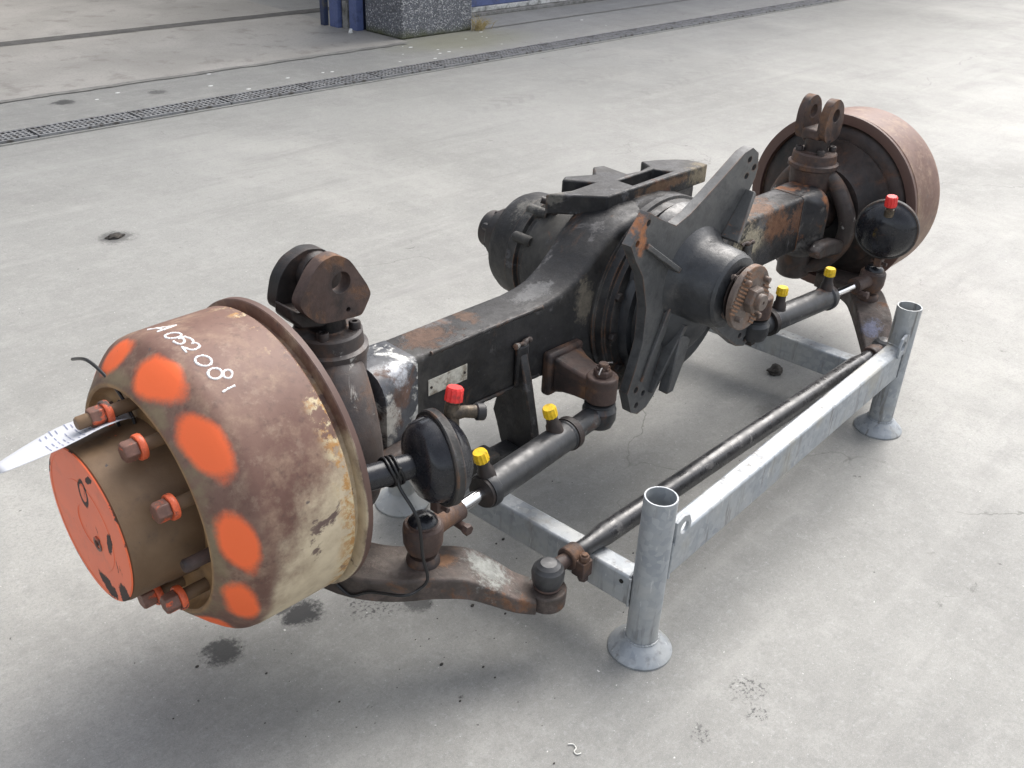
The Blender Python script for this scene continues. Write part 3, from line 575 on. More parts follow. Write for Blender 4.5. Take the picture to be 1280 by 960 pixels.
# --- differential, centre at (0.02, y, .425), pinion axis at (0, y, .504)
dc = (0.015, 0, 0.425)
lathe('banjo_ring', [(-.112, .150), (-.112, .200), (-.108, .208), (-.096, .211), (-.094, .219), (-.076, .222), (-.073, .228), (-.058, .228), (-.050, .222), (-.020, .215), (.03, .212), (.075, .205), (.095, .18), (.095, .05)], dc, (0, 1, 0), 'black', AX, 72, angle=30)
cov = lathe('carrier_flange', [(-.115, .06), (-.150, .10), (-.152, .155), (-.149, .166), (-.136, .170), (-.133, .184), (-.120, .188), (-.112, .188)], dc, (0, 1, 0), 'carrier', AX, 64, angle=30)
bm = bmesh.new(); hexnut(bm, (0, 0, 0), (0, -1, 0), .018, .010); 
bmesh.ops.recalc_face_normals(bm, faces=bm.faces[:]); bolt_me = bpy.data.meshes.new('flange_bolt'); bm.to_mesh(bolt_me); bm.free(); bolt_me.materials.append(M['rust_dark'])
for i in range(14):
    a = 2 * math.pi * (i + .3) / 14
    o = bpy.data.objects.new('flange_bolt', bolt_me); COL.objects.link(o); o.parent = AX; o.location = (dc[0] + .206 * math.cos(a), -.110, dc[2] + .206 * math.sin(a))
pc = (0.0, 0, 0.504)
ph = lathe('pinion_housing', [(-.11, .150), (-.150, .140), (-.172, .118), (-.190, .100), (-.205, .092), (-.262, .086), (-.268, .082), (-.274, .082), (-.281, .077), (-.287, .060), (-.287, .02)], pc, (0, 1, 0), 'carrier', AX, 64, angle=35)
# lower bulge of the carrier
lathe('carrier_bulge', [(-.11, .125), (-.150, .112), (-.185, .085), (-.215, .040), (-.222, .0)], (-0.012, 0, .415), (0, 1, 0), 'carrier', AX, 40)
# pinion flange with serrated face, nut, bolts
pf = lathe('pinion_flange', [(-.286, .036), (-.300, .040), (-.303, .066), (-.306, .0715), (-.317, .0715), (-.3185, .070), (-.3185, .02)], pc, (0, 1, 0), 'rust_bright', AX, 56, angle=30)
lathe('dust_shield', [(-.284, .03), (-.292, .062), (-.298, .066), (-.298, .03)], pc, (0, 1, 0), 'rust_dark', AX, 48)
for sgn in (-1, 1):
    bm = bmesh.new()
    for q in (0, 1):
        for i in range(12):
            t = -0.045 + i * 0.0082; rr = 0.068
            u0 = 0.022
            # ridges run across the flange, on two opposite sectors
            x = sgn * (0.047); z = t
            if x * x + z * z > 0.066 ** 2: continue
            half = min(0.018, math.sqrt(max(0.067 ** 2 - z * z, 0)) - 0.047 + 0.002)
            if half < 0.004: continue
            if q == 0:
                mt = Matrix.Translation((pc[0], 0, pc[2])) @ Matrix.Rotation(R(28), 4, 'Y') @ Matrix.Translation((x, 0, z))
                add_box(bm, (-0.016, -.3215, -.0022), (half, -.3187, .0022), mt)
    from_bm('serration', bm, 'serr', pf, 0.0008)
bm = bmesh.new(); hexnut(bm, (pc[0], -.3188, pc[2]), (0, -1, 0), .052, .020); from_bm('pinion_nut', bm, 'rust_bright', pf, 0.0012)
lathe('pinion_stub', [(0, .0185), (.010, .0185), (.012, .017), (.012, .004), (.009, .003)], (pc[0], -.3382, pc[2]), (0, -1, 0), 'rust_bright', pf, 24, angle=30)
for a in (35, 125, 215, 305):
    c = (pc[0] + .056 * math.cos(R(a)), 0, pc[2] + .056 * math.sin(R(a)))
    bm = bmesh.new(); add_lathe(bm, [(-.275, .0065), (-.330, .0065), (-.332, .0052)], c, (0, 1, 0), 14); hexnut(bm, (c[0], -.300, c[2]), (0, 1, 0), .017, .011); from_bm('flange_stud', bm, 'rust_bright', pf, 0.0005)

# spider bracket with four arms
spoly = [(.123, .757), (.150, .764), (.176, .748), (.188, .712), (.186, .690), (.160, .640), (.118, .590), (.098, .540), (.100, .470), (.130, .425), (.200, .362), (.262, .306), (.286, .280), (.284, .258), (.262, .247), (.226, .258),
         (.150, .318), (.090, .362), (.045, .384), (-.010, .384), (-.054, .366), (-.074, .300), (-.100, .246), (-.126, .226), (-.158, .221), (-.182, .234), (-.202, .288), (-.178, .345), (-.164, .400), (-.166, .480), (-.192, .560), (-.224, .604), (-.248, .640),
         (-.197, .698), (-.150, .672), (-.095, .646), (-.049, .660), (.010, .690), (.070, .722)]
holes = [circle(p, .0075, 12) for p in ((.148, .738), (.150, .700), (.172, .716), (-.196, .676), (-.226, .640), (-.170, .286), (-.142, .268), (-.164, .246), (.238, .283), (.262, .266))] + [circle((0, .504), .10, 40)]
def bend(co):
    r = math.hypot(co.x - 0.0, co.z - .504)
    return Vector((co.x, co.y - 0.10 * max(0, r - .24) ** 1.0 * (1 if co.z > .5 else 0.4), co.z))
spider = prism('spider_bracket', spoly, 'y', -.176, -.152, 'spider', AX, holes, 0.003, bend)
def rib(p0, p1, h0, h1, th=.012):
    (x0, z0), (x1, z1) = p0, p1; d = Vector((x1 - x0, 0, z1 - z0)).normalized(); nrm = Vector((-d.z, 0, d.x)) * th / 2
    bm = bmesh.new(); vs = []
    for (x, z, h) in ((x0, z0, h0), (x1, z1, h1)):
        for s in (-1, 1):
            vs.append(bm.verts.new(Vector((x, -.1755, z)) + nrm * s)); vs.append(bm.verts.new(Vector((x, -.1755 - h, z)) + nrm * s))
    for f in ((0, 2, 3, 1), (4, 5, 7, 6), (0, 1, 5, 4), (2, 6, 7, 3), (1, 3, 7, 5), (0, 4, 6, 2)): bm.faces.new([vs[i] for i in f])
    return from_bm('rib', bm, 'spider', spider, 0.002)
rib((.085, .575), (.165, .665), .045, .022); rib((-.195, .628), (-.092, .552), .008, .024); rib((-.060, .42), (-.118, .262), .038, .012); rib((.09, .43), (.20, .330), .035, .01)
rib((-.085, .46), (-.150, .300), .012, .006, .02)
# thick lower legs behind the two lower arms (second bracket plate)
prism('brace_plate', [(-.075, .40), (-.035, .385), (-.052, .320), (-.076, .262), (-.100, .262), (-.088, .320)], 'y', -.212, -.186, 'spider', spider, (), 0.003)
# raised casting number
fc = bpy.data.curves.new('casting', 'FONT'); fc.body = 'ZLLE'; fc.size = .034; fc.extrude = .0012; fo = bpy.data.objects.new('casting_tmp', fc); COL.objects.link(fo)
bpy.context.view_layer.update(); dg = bpy.context.evaluated_depsgraph_get(); tm = bpy.data.meshes.new_from_object(fo.evaluated_get(dg)); bpy.data.objects.remove(fo)
mt = Matrix.Translation((.112, -.1763, .385)) @ Matrix.Rotation(R(38), 4, 'Y') @ Matrix.Rotation(R(90), 4, 'X')
tm.transform(mt); finish('casting_number', tm, 'spider', spider)

# top mounting plate on the banjo
tp = [(-.102, .001), (.270, -.001), (.262, .050), (.238, .074), (.193, .101), (.158, .114), (.142, .079), (.100, .070), (.057, .076), (.060, .112), (.063, .148), (.033, .157), (-.007, .119), (-.071, .152), (-.095, .139), (-.046, .082), (-.131, .078), (-.195, .098)]
slot = [(.003, .060), (.134, .060), (.155, .020), (.002, .016)]
plate = prism('mounting_plate', tp, 'z', .616, .661, 'black', AX, [slot], 0.004)
prism('pedestal', [(-.085, .006), (.05, .006), (.05, .11), (-.085, .10)], 'z', .575, .6155, 'black_rusty', plate, (), .006)
prism('pedestal', [(.15, .006), (.235, .006), (.235, .085), (.15, .085)], 'z', .535, .6155, 'black_rusty', plate, (), .006)
# rear brake and output housing
rc = (0, 0, .432)
rh = lathe('rear_housing', [(.06, .19), (.095, .180), (.120, .150), (.150, .138), (.215, .136), (.219, .129), (.232, .129), (.236, .140), (.262, .140), (.266, .134), (.318, .130), (.336, .122), (.346, .105), (.350, .05)], rc, (0, 1, 0), 'black', AX, 56, angle=32)
lathe('rear_flange', [(.350, .050), (.366, .054), (.374, .066), (.404, .067), (.412, .062), (.416, .048), (.450, .048), (.454, .02)], rc, (0, 1, 0), 'rust_dark', rh, 40)
for i in range(8):
    a = 2 * math.pi * (i + .4) / 8; c = (.055 * math.cos(a), .404, rc[2] + .055 * math.sin(a))
    bm = bmesh.new(); hexnut(bm, c, (0, 1, 0), .018, .012 + .012 * (i % 3 == 0)); from_bm('flange_stud', bm, 'rust_dark', rh, .001)
for a, L in ((62, .020), (118, .024), (150, .016)):
    c = (.137 * math.cos(R(a)), .235, rc[2] + .137 * math.sin(R(a)))
    bm = bmesh.new(); add_lathe(bm, [(-.035, .010), (-.030, .013), (L, .013), (L + .004, .009)], c, (0, 1, 0), 14); from_bm('housing_boss', bm, 'black', rh, 0)
tube('hydraulic_nipple', [(-.05, .19, .555), (-.062, .20, .585), (-.075, .215, .590)], .009, 'rust_dark', rh, 12)

# --- foot gusset under each beam half
def gusset():
    o = prism('foot_gusset', [(-.053, .436), (-.066, .424), (-.085, .36), (-.112, .25), (-.125, .172), (-.034, .172), (-.020, .200), (-.008, .235), (.004, .262), (-.004, .295), (-.022, .335), (-.0525, .3425)], 'x', -.428, -.406, 'black', AX, (), .0025)
    box('foot_pad', (-.556, -.086, .1705), (-.490, -.034, .221), 'black', o, .006)
    box('foot_bar', (-.4895, -.082, .1725), (-.4285, -.036, .206), 'black', o, .004)
    bm = bmesh.new(); add_box(bm, (-.434, -.068, .345), (-.400, -.0545, .438)); from_bm('weld_plate', bm, 'black', o, .006)
    tube('weld', [(-.440, -.060, .437), (-.428, -.064, .443), (-.414, -.063, .441), (-.400, -.061, .445), (-.392, -.058, .440)], lambda t: .0050 + .0016 * math.sin(14 * t), 'knuckle', o, 10, 1, None, 5)
    return o
gs = gusset(); mirror(gs)

# --- steering cylinder (one per side), built on the near side and mirrored
BJ = Vector((-.830, -.231, .283)); CJ = Vector((-.300, -.181, .284))
dirc = (CJ - BJ).normalized()
def along(d): return BJ + dirc * d
LC = (CJ - BJ).length
def steering(off=0.0, lean=(0, -.12, 1)):
    Q = BJ + dirc * off
    cyl = lathe('steering_cylinder', [(.205, .020), (.205, .0330), (.212, .0350), (.222, .0350), (.226, .0305), (.455, .0305), (.458, .0325), (.472, .0325), (.474, .029), (.480, .022)], Q, dirc, 'cyl_black', AX, 40, angle=30)
    lathe('gland', [(.2045, .0115), (.2045, .031), (.199, .030), (.199, .0115)], Q, dirc, 'rust_dark', cyl, 36)
    lathe('piston_rod', [(.07 - off, .0125), (.206, .0125)], Q, dirc, 'chrome', cyl, 28)
    for d, tx in ((.198 + .028, -.010), (.198 + .235, .010)):
        p = along(d + off) + Vector(lean).normalized() * .030; ax_ = Vector(lean).normalized()
        lathe('port', [(-.012, .018), (.012, .016), (.018, .0125), (.048, .0115)], p, ax_, 'rust_dark', cyl, 20)
        cp = ribcap('cap', [(.036, .0118), (.036, .0142), (.053, .0138), (.0565, .0120), (.0565, .002)], p, ax_, 'yellow', cyl, 20, angle=30); cp['label'] = 'yellow plastic port cap'
    # rod end clamp, rod end and ball joint over the arm
    bm = bmesh.new(); add_tube(bm, [along(.026), along(.045), along(.075), along(.092)], [.020, .019, .020, .021], 20); e = from_bm('rod_end', bm, 'rust', cyl)
    bm = bmesh.new(); q = along(.080) ; add_lathe(bm, [(-.030, .008), (.030, .008)], q + Vector((0, 0, -.020)), (0, 1, 0), 14); hexnut(bm, q + Vector((0, -.030, -.020)), (0, -1, 0), .019, .010); from_bm('clamp_bolt', bm, 'rust', e)
    lathe('ball_joint', [(-.036, .020), (-.034, .028), (-.016, .0345), (.006, .0355), (.018, .0345), (.023, .031), (.0235, .027), (.030, .024), (.0355, .016), (.0375, .006)], BJ, (0, 0, 1), 'rust', cyl, 36, angle=26)
    lathe('ball_cap', [(.0236, .0262), (.030, .0250), (.0365, .0185), (.0400, .009), (.0408, .0)], BJ, (0, 0, 1), 'black_gloss', cyl, 32, angle=60)
    # inner eye under the beam bracket
    bm = bmesh.new(); add_tube(bm, [along(.478 + off), along(.495 + off), along(LC - .025)], [.026, .024, .024], 24); from_bm('eye_neck', bm, 'cyl_black', cyl)
    lathe('clamp_ring', [(.462, .0320), (.4625, .0352), (.477, .0352), (.4775, .0320)], Q, dirc, 'rust_dark', cyl, 32)
    lathe('inner_joint', [(-.028, .020), (-.026, .030), (-.010, .036), (.012, .036), (.022, .030), (.024, .024)], CJ, (0, 0, 1), 'cyl_black', cyl, 36, angle=28)
    lathe('dust_boot', [(.0225, .030), (.025, .033), (.028, .030), (.030, .032), (.033, .026)], CJ, (0, 0, 1), 'rubber', cyl, 32)
    return cyl
c0 = steering(-.045, (-.28, .12, 1)); c1 = steering(.006, (0, 0, 1)); mirror(c1)
for o_ in [k for k in bpy.data.objects if k.parent == c1 or (k.parent and k.parent.parent == c1)] + [c1]: bpy.data.objects.remove(o_)
def beam_bracket():
    o = box('beam_bracket', (-.347, -.078, .294), (-.240, -.0545, .394), 'rust', AX, .007)
    bm = bmesh.new()
    # arm from base plate to boss
    secs = []
    for (y, zc, hh, hw) in ((-.076, .343, .042, .044), (-.102, .342, .034, .036), (-.130, .341, .030, .032), (-.160, .341, .028, .030), (-.181, .341, .028, .030)):
        x = -.292 - .004 * ((-.08 - y) / .1)
        secs.append([Vector((x + sx * hw, y, zc + sz * hh)) for sx, sz in ((-1, -1), (1, -1), (1, 1), (-1, 1))])
    add_rings(bm, secs); from_bm('bracket_arm', bm, 'rust', o, .006)
    lathe('bracket_boss', [(-.027, .026), (-.025, .033), (.028, .033), (.031, .030), (.031, .012)], (CJ.x, CJ.y, .3435), (0, 0, 1), 'rust', o, 36, bevel=.0015)
    bm = bmesh.new(); hexnut(bm, (CJ.x, CJ.y, .3747), (0, 0, 1), .034, .014); add_lathe(bm, [(0, .0105), (.026, .0105), (.028, .009)], (CJ.x, CJ.y, .3747), (0, 0, 1), 16)
    for k in range(6):
        a = math.pi * k / 3; add_box(bm, (-.004, .008, .0), (.004, .0145, .0055), Matrix.Translation((CJ.x, CJ.y, .3885)) @ Matrix.Rotation(a, 4, 'Z'))
    from_bm('castle_nut', bm, 'rust', o, .0008)
    tube('split_pin', [(CJ.x - .026, CJ.y - .010, .388), (CJ.x - .015, CJ.y - .006, .3955), (CJ.x + .015, CJ.y + .004, .3955), (CJ.x + .022, CJ.y - .006, .398)], .0018, 'steel', o, 8)
    return o
mirror(beam_bracket())

# --- steering arm, tie rod
TJ = Vector((-.657, -.372, .180))
def steering_arm():
    ctl = [((-.935, -.050), .052, .224, .048), ((-.915, -.140), .052, .224, .048), ((-.876, -.200), .050, .224, .048), ((-.818, -.246), .048, .222, .047), ((-.772, -.282), .048, .214, .045), ((-.738, -.312), .045, .190, .040), ((-.708, -.338), .040, .164, .036), ((-.680, -.358), .036, .149, .034)]
    P = smooth_path([Vector((c[0][0], c[0][1], 0)) for c in ctl], 4)
    W = smooth_path([Vector((c[1], c[2], c[3])) for c in ctl], 4)
    secs = []
    for i, p in enumerate(P):
        t = (P[min(i + 1, len(P) - 1)] - P[max(i - 1, 0)]).normalized(); s = Vector((t.y, -t.x, 0)); hw, zt, th = W[i].x, W[i].y, W[i].z
        c = .004
        secs.append([p + s * (hw) + Vector((0, 0, zt - th + c)), p + s * hw + Vector((0, 0, zt - c)), p + s * (hw - c) + Vector((0, 0, zt)), p - s * (hw - c) + Vector((0, 0, zt)), p - s * hw + Vector((0, 0, zt - c)), p - s * hw + Vector((0, 0, zt - th + c)), p - s * (hw - c) + Vector((0, 0, zt - th)), p + s * (hw - c) + Vector((0, 0, zt - th))])
    bm = bmesh.new(); add_rings(bm, secs); o = from_bm('steering_arm', bm, 'rust_arm', AX, 0.002, 30)
    lathe('arm_eye', [(.112, .030), (.114, .0355), (.146, .0365), (.149, .034), (.149, .010)], (TJ.x, TJ.y, 0), (0, 0, 1), 'rust_arm', o, 36, bevel=.0015)
    lathe('collar', [(0, .030), (.010, .029), (.016, .024)], (BJ.x, BJ.y, .222), (0, 0, 1), 'rust', o, 32)
    return o
sa = steering_arm(); mirror(sa)
tr_ = lathe('tie_rod', [(-.578, .014), (-.572, .0165), (-.560, .0165), (-.535, .0175), (-.500, .0225), (.500, .0225), (.535, .0175), (.560, .0165), (.572, .0165), (.578, .014)], (0, TJ.y, TJ.z + .004), (1, 0, 0), 'rod_black', AX, 36, angle=30)
def tie_end():
    o = lathe('tie_rod_end', [(-.028, .018), (-.025, .024), (-.010, .0295), (.004, .0305), (.013, .0280), (.0165, .0240), (.0200, .0225), (.0250, .015), (.0265, .0)], TJ, (0, 0, 1), 'cyl_black', AX, 36, angle=26)
    lathe('boot', [(-.030, .023), (-.026, .026), (-.021, .0235)], TJ, (0, 0, 1), 'rust', o, 28)
    bm = bmesh.new(); add_tube(bm, [TJ + Vector((.022, 0, .003)), TJ + Vector((.045, 0, .004)), TJ + Vector((.085, 0, .004))], [.0150, .0135, .0135], 20); from_bm('shank', bm, 'rust', o)
    bm = bmesh.new(); add_tube(bm, [TJ + Vector((.048, 0, .004)), TJ + Vector((.050, 0, .004)), TJ + Vector((.078, 0, .004)), TJ + Vector((.080, 0, .004))], [.020, .0225, .0225, .020], 24)
    add_box(bm, (TJ.x + .051, TJ.y - .040, TJ.z - .022), (TJ.x + .077, TJ.y - .012, TJ.z + .012)); cl = from_bm('clamp', bm, 'rust', o, .002)
    bm = bmesh.new(); b0 = Vector((TJ.x + .064, TJ.y - .030, TJ.z - .028)); add_lathe(bm, [(0, .006), (.055, .006)], b0, (0, 0, 1), 12); hexnut(bm, b0 + Vector((0, 0, .041)), (0, 0, 1), .018, .010); hexnut(bm, b0 + Vector((0, 0, .004)), (0, 0, -1), .018, .009); from_bm('clamp_bolt', bm, 'rust', cl, .0005)
    return o
mirror(tie_end())

# --- knuckle (kingpin housing, fork arms, flange), mirrored
KX, KY = -.832, .012
def knuckle(fr=.036):
    big = fr > .03
    o = lathe('steering_knuckle', [(.450, .040), (.462, .056 if big else .050), (.500, .064 if big else .058), (.540, .066 if big else .060), (.545, .069), (.556, .069), (.560, .062), (.583, .060), (.587, .056), (.587, .034), (.592, .032)], (KX, KY, 0), (0, 0, 1), 'knuckle', AX, 48, angle=30)
    if big:      # web joining the kingpin housing to the drum side
        bm = bmesh.new(); secs = []
        for (x, hw, zt, zb) in ((-.80, .040, .520, .455), (-.84, .066, .540, .430), (-.875, .085, .530, .400), (-.905, .108, .510, .36), (-.94, .128, .500, .34)):
            secs.append(rrect(x, KY, zt, zb, hw, .03))
        add_rings(bm, secs); from_bm('knuckle_web', bm, 'knuckle', o, 0, 50)
    for sy in (-1, 1):
        pts = [(-.835, KY + sy * .030, .535), (-.850, KY + sy * .062, .510), (-.862, KY + sy * .092, .465), (-.872, KY + sy * .118, .40), (-.872, KY + sy * .115, .335), (-.860, KY + sy * .080, .275), (-.838, KY + sy * .035, .248)]
        tube('fork_arm', pts, lambda t: fr * .8 + .006 * math.sin(math.pi * t), 'knuckle', o, 18, 1.45 if big else 1.1, (1, 0, 0), 7)
    lathe('kingpin_cap', [(.215, .038), (.222, .046), (.270, .048), (.290, .044), (.30, .03)], (KX, KY, 0), (0, 0, 1), 'knuckle', o, 40)
    lathe('knuckle_flange', [(-.895, .06), (-.900, .120), (-.925, .135), (-.940, .170), (-.945, .190), (-.960, .190), (-.960, .06)], (0, 0, HZ), (1, 0, 0), 'rust_dark', o, 56)
    lathe('drive_joint', [(-.78, .045), (-.80, .062), (-.85, .066), (-.90, .062), (-.93, .05)], (0, 0, HZ), (1, 0, 0), 'rust_dark', o, 36)
    for k in range(4):
        a = R(45 + 90 * k); c = (KX + .047 * math.cos(a), KY + .047 * math.sin(a), .584)
        bm = bmesh.new(); add_lathe(bm, [(0, .0105), (.014, .0105), (.016, .009), (.016, .005), (.011, .0045)], c, (0, 0, 1), 16); from_bm('cap_screw', bm, 'rust_dark', o, 0)
    # steering stop
    prism('stop_lug', [(-.86, .350), (-.80, .368), (-.735, .372), (-.70, .352), (-.72, .330), (-.79, .322), (-.86, .310)], 'y', -.118, -.082, 'knuckle', o, (), .008)
    return o
kn = knuckle(); k2 = knuckle(.023); mirror(k2, None, 'rust')
for o_ in [k for k in bpy.data.objects if k.parent == k2] + [k2]: bpy.data.objects.remove(o_)

# --- clevises on the kingpins
def rounded(poly, k=5, f=.40):
    out = []; n = len(poly)
    for i in range(n):
        p0, p1, p2 = Vector(poly[i - 1]), Vector(poly[i]), Vector(poly[(i + 1) % n])
        for j in range(k + 1):
            t = j / k; q = (p1 + (p0 - p1) * f) * (1 - t) ** 2 + p1 * 2 * t * (1 - t) + (p1 + (p2 - p1) * f) * t * t; out.append((q.x, q.y))
    return out
cl = prism('clevis', rounded([(-.917, .672), (-.888, .716), (-.868, .733), (-.842, .737), (-.815, .722), (-.782, .670), (-.773, .648), (-.792, .618), (-.800, .615), (-.880, .624), (-.906, .650)], 4, .30), 'y', -.037, -.013, 'rust', AX, [circle((-.834, .686), .019, 24), circle((-.822, .634), .0045, 10)], .003)
prism('clevis_lug', rounded([(-.920, .640), (-.908, .690), (-.885, .716), (-.850, .728), (-.815, .720), (-.785, .680), (-.772, .650), (-.785, .620), (-.88, .618)], 4, .35), 'y', .030, .056, 'rust_dark', cl, [circle((-.838, .684), .019, 24)], .003)
lathe('lug_boss', [(.018, .0195), (.018, .034), (.0305, .037), (.0305, .0195)], (-.838, 0, .684), (0, 1, 0), 'rust_dark', cl, 28, 0, False, True)
prism('clevis_base', [(-.919, .658), (-.905, .646), (-.860, .640), (-.800, .634), (-.790, .612), (-.860, .604), (-.900, .614), (-.920, .636)], 'y', -.0145, .0315, 'rust_dark', cl, (), .004)
lathe('clevis_stem', [(.580, .034), (.600, .032), (.618, .036), (.624, .036)], (KX, KY, 0), (0, 0, 1), 'rust_dark', cl, 32)
cr = prism('clevis', rounded([(.795, .640), (.797, .695), (.818, .728), (.850, .734), (.882, .712), (.895, .665), (.885, .618), (.82, .612)]), 'y', -.022, .002, 'rust', AX, [circle((.845, .688), .018, 24)], .004)
prism('clevis_lug', rounded([(.795, .640), (.797, .695), (.818, .728), (.850, .734), (.882, .712), (.895, .665), (.885, .618), (.82, .612)]), 'y', .046, .070, 'rust', cr, [circle((.845, .688), .018, 24)], .004)
prism('clevis_base', [(.797, .650), (.890, .648), (.886, .612), (.82, .606), (.797, .625)], 'y', -.004, .048, 'rust', cr, (), .005)
lathe('clevis_stem', [(.580, .034), (.600, .032), (.618, .036), (.624, .036)], (-KX, KY, 0), (0, 0, 1), 'rust_dark', cr, 32)

# --- brake drums and hubs
DP = [(.975, .228), (.957, .232), (.955, .2560), (.9565, .2594), (.9665, .2594), (.9680, .2575), (.9690, .2370), (.9830, .2370), (.9840, .2500), (.9875, .2530), (1.060, .2530), (1.125, .2520), (1.138, .2500), (1.146, .2465), (1.1545, .2400), (1.168, .2270), (1.182, .2110), (1.192, .2000), (1.1965, .1940), (1.1975, .1900), (1.1955, .1865), (1.188, .1830), (1.180, .1790), (1.1755, .1735), (1.1735, .166), (1.1730, .125), (1.115, .125), (1.115, .16), (1.10, .225), (.99, .228)]
def drum():
    o = lathe('brake_drum', [(-t, r) for t, r in DP], (0, 0, HZ), (1, 0, 0), 'drum', AX, 128, 0, False, True, 32)
    bp = lathe('backing_plate', [(-.962, .05), (-.962, .12), (-.955, .15), (-.955, .200), (-.963, .222), (-.972, .228), (-.980, .228), (-.980, .05)], (0, 0, HZ), (1, 0, 0), 'rust_dark', o, 72)
    h = lathe('wheel_hub', [(-1.120, .135), (-1.150, .1325), (-1.215, .1300), (-1.222, .1285), (-1.278, .1278), (-1.2835, .1262), (-1.286, .1225)], (0, 0, HZ), (1, 0, 0), 'hubside', AX, 96, 0, True, False, 24)
    lathe('hub_cap', [(-1.2858, .1262), (-1.2878, .1248), (-1.2880, .1180), (-1.2872, .1172), (-1.2872, .0760), (-1.2879, .0752), (-1.2879, .0345), (-1.2868, .0335), (-1.2868, .004)], (0, 0, HZ), (1, 0, 0), 'hubface', h, 96, 0, True, False, 24)
    lathe('oil_plug', [(-1.2868, .0125), (-1.2895, .0120), (-1.2895, .0075), (-1.2865, .0070), (-1.2865, .0004)], (0, -.022, HZ - .022), (1, 0, 0), 'nut', h, 24)
    for k in range(10):
        a = R(79 + 36 * k); c = Vector((0, .158 * math.cos(a), HZ + .158 * math.sin(a)))
        bare = k in (3, 9); L = {0: 1.262, 3: 1.222, 9: 1.190}.get(k, 1.232)
        st_ = lathe('wheel_stud', [(-1.165, .0105), (-L, .0105), (-L - .003, .0085)], c, (1, 0, 0), 'hubside' if not bare else 'rust', h, 16)
        if bare: continue
        lathe('washer', [(-1.2145, .011), (-1.2145, .0190), (-1.2165, .0200), (-1.2225, .0200), (-1.2245, .0188), (-1.2245, .011)], c, (1, 0, 0), 'orange', st_, 28)
        bm = bmesh.new(); hexnut(bm, c + Vector((-1.2246, 0, 0)), (-1, 0, 0), .0285, .021); from_bm('wheel_nut', bm, 'nut', st_, .0012)
    return o, h
dl, hl = drum(); mirror(dl); mirror(hl)

# handwriting on the left drum: strokes in (degrees round the drum, x), draped just proud of the skin
def stroke(pts, r=.00165):
    P = []
    sp = smooth_path([Vector((a, x, 0)) for a, x in pts], 5) if len(pts) > 2 else [Vector((pts[0][0] + (pts[1][0] - pts[0][0]) * t / 6, pts[0][1] + (pts[1][1] - pts[0][1]) * t / 6, 0)) for t in range(7)]
    for q in sp: P.append((q.y, .2518 * math.cos(R(q.x)), HZ + .2518 * math.sin(R(q.x))))
    return P
def oval(ca, cx, ra, rx): return [(ca + ra * math.cos(R(t)), cx + rx * math.sin(R(t))) for t in range(0, 361, 30)]
bm = bmesh.new()
T = [[(72.1, -1.1154), (74.4, -1.1058), (76.7, -1.0943), (78.6, -1.0818)], [(78.6, -1.0818), (78.9, -1.095), (79.0, -1.115)], [(74.4, -1.1058), (79.8, -1.1038)], [(88.4, -1.097), (89.1, -1.1006), (89.2, -1.1059), (88.8, -1.1115), (87.8, -1.1159), (86.6, -1.1178), (85.3, -1.1167), (84.5, -1.1129), (84.3, -1.1076), (84.8, -1.102), (85.9, -1.0978), (87.2, -1.096), (88.4, -1.097)], [(90.4, -1.0966), (90.1, -1.1068), (90.7, -1.1022), (92.5, -1.1025), (93.8, -1.1072), (93.6, -1.114), (90.9, -1.1162)], [(89.9, -1.0968), (93.2, -1.0928), (95.7, -1.0953)], [(95.6, -1.0991), (96.3, -1.0927), (98.4, -1.0928), (99.3, -1.1006), (98.9, -1.1075), (97.3, -1.1115), (95.7, -1.1147)], [(95.7, -1.1147), (99.5, -1.1166)], [(107.4, -1.097), (108.2, -1.101), (108.4, -1.1064), (107.9, -1.1118), (106.8, -1.1157), (105.5, -1.117), (104.2, -1.1154), (103.3, -1.1113), (103.1, -1.1058), (103.6, -1.1005), (104.7, -1.0968), (106.1, -1.0955), (107.4, -1.097)], [(113.5, -1.0965), (114.3, -1.1003), (114.7, -1.1055), (114.5, -1.1106), (113.7, -1.1143), (112.7, -1.1156), (111.5, -1.1142), (110.6, -1.1103), (110.2, -1.1051), (110.5, -1.1), (111.2, -1.0963), (112.3, -1.095), (113.5, -1.0965)], [(115.1, -1.084), (115.7, -1.0868), (116.1, -1.0904), (115.9, -1.094), (115.4, -1.0964), (114.7, -1.0971), (113.8, -1.0958), (113.1, -1.093), (112.8, -1.0893), (112.9, -1.0858), (113.4, -1.0834), (114.2, -1.0827), (115.1, -1.084)], [(119.5, -1.0915), (119.6, -1.102), (120.1, -1.1134)]]
for s_ in T: add_tube(bm, stroke(s_), lambda t: .0020 * random.uniform(.7, 1.25), 8)
mk = from_bm('painted_number', bm, 'chalk', dl); mk['label'] = 'white handwritten number A052081'

# --- brake chambers
BY, BZ = -.247, .437
def chamber():
    CP = [(-.960, .014), (-.958, .0215), (-.860, .0215), (-.856, .040), (-.850, .058), (-.840, .068), (-.826, .0715), (-.818, .073), (-.815, .0795), (-.802, .0805), (-.799, .076), (-.793, .0725), (-.781, .064), (-.770, .048), (-.764, .026), (-.7625, .0)]
    RC = Vector((-.808, BY, BZ)); AXD = Vector((1, -.27, 0)).normalized()
    o = lathe('brake_chamber', [(t + .808, r) for t, r in CP], RC, AXD, 'black_gloss', AX, 64, angle=34)
    lathe('clamp_band', [(t + .808, r) for t, r in ((-.817, .0800), (-.815, .0825), (-.802, .0825), (-.800, .0800))], RC, AXD, 'black', o, 64)
    bm = bmesh.new(); add_box(bm, (-.820, BY - .010, BZ - .106), (-.796, BY + .010, BZ - .081)); add_lathe(bm, [(-.024, .005), (.024, .005)], (-.808, BY, BZ - .096), (0, 1, 0), 12); from_bm('band_bolt', bm, 'rust', o, .002)
    return o
ch = chamber(); chm = mirror(ch)
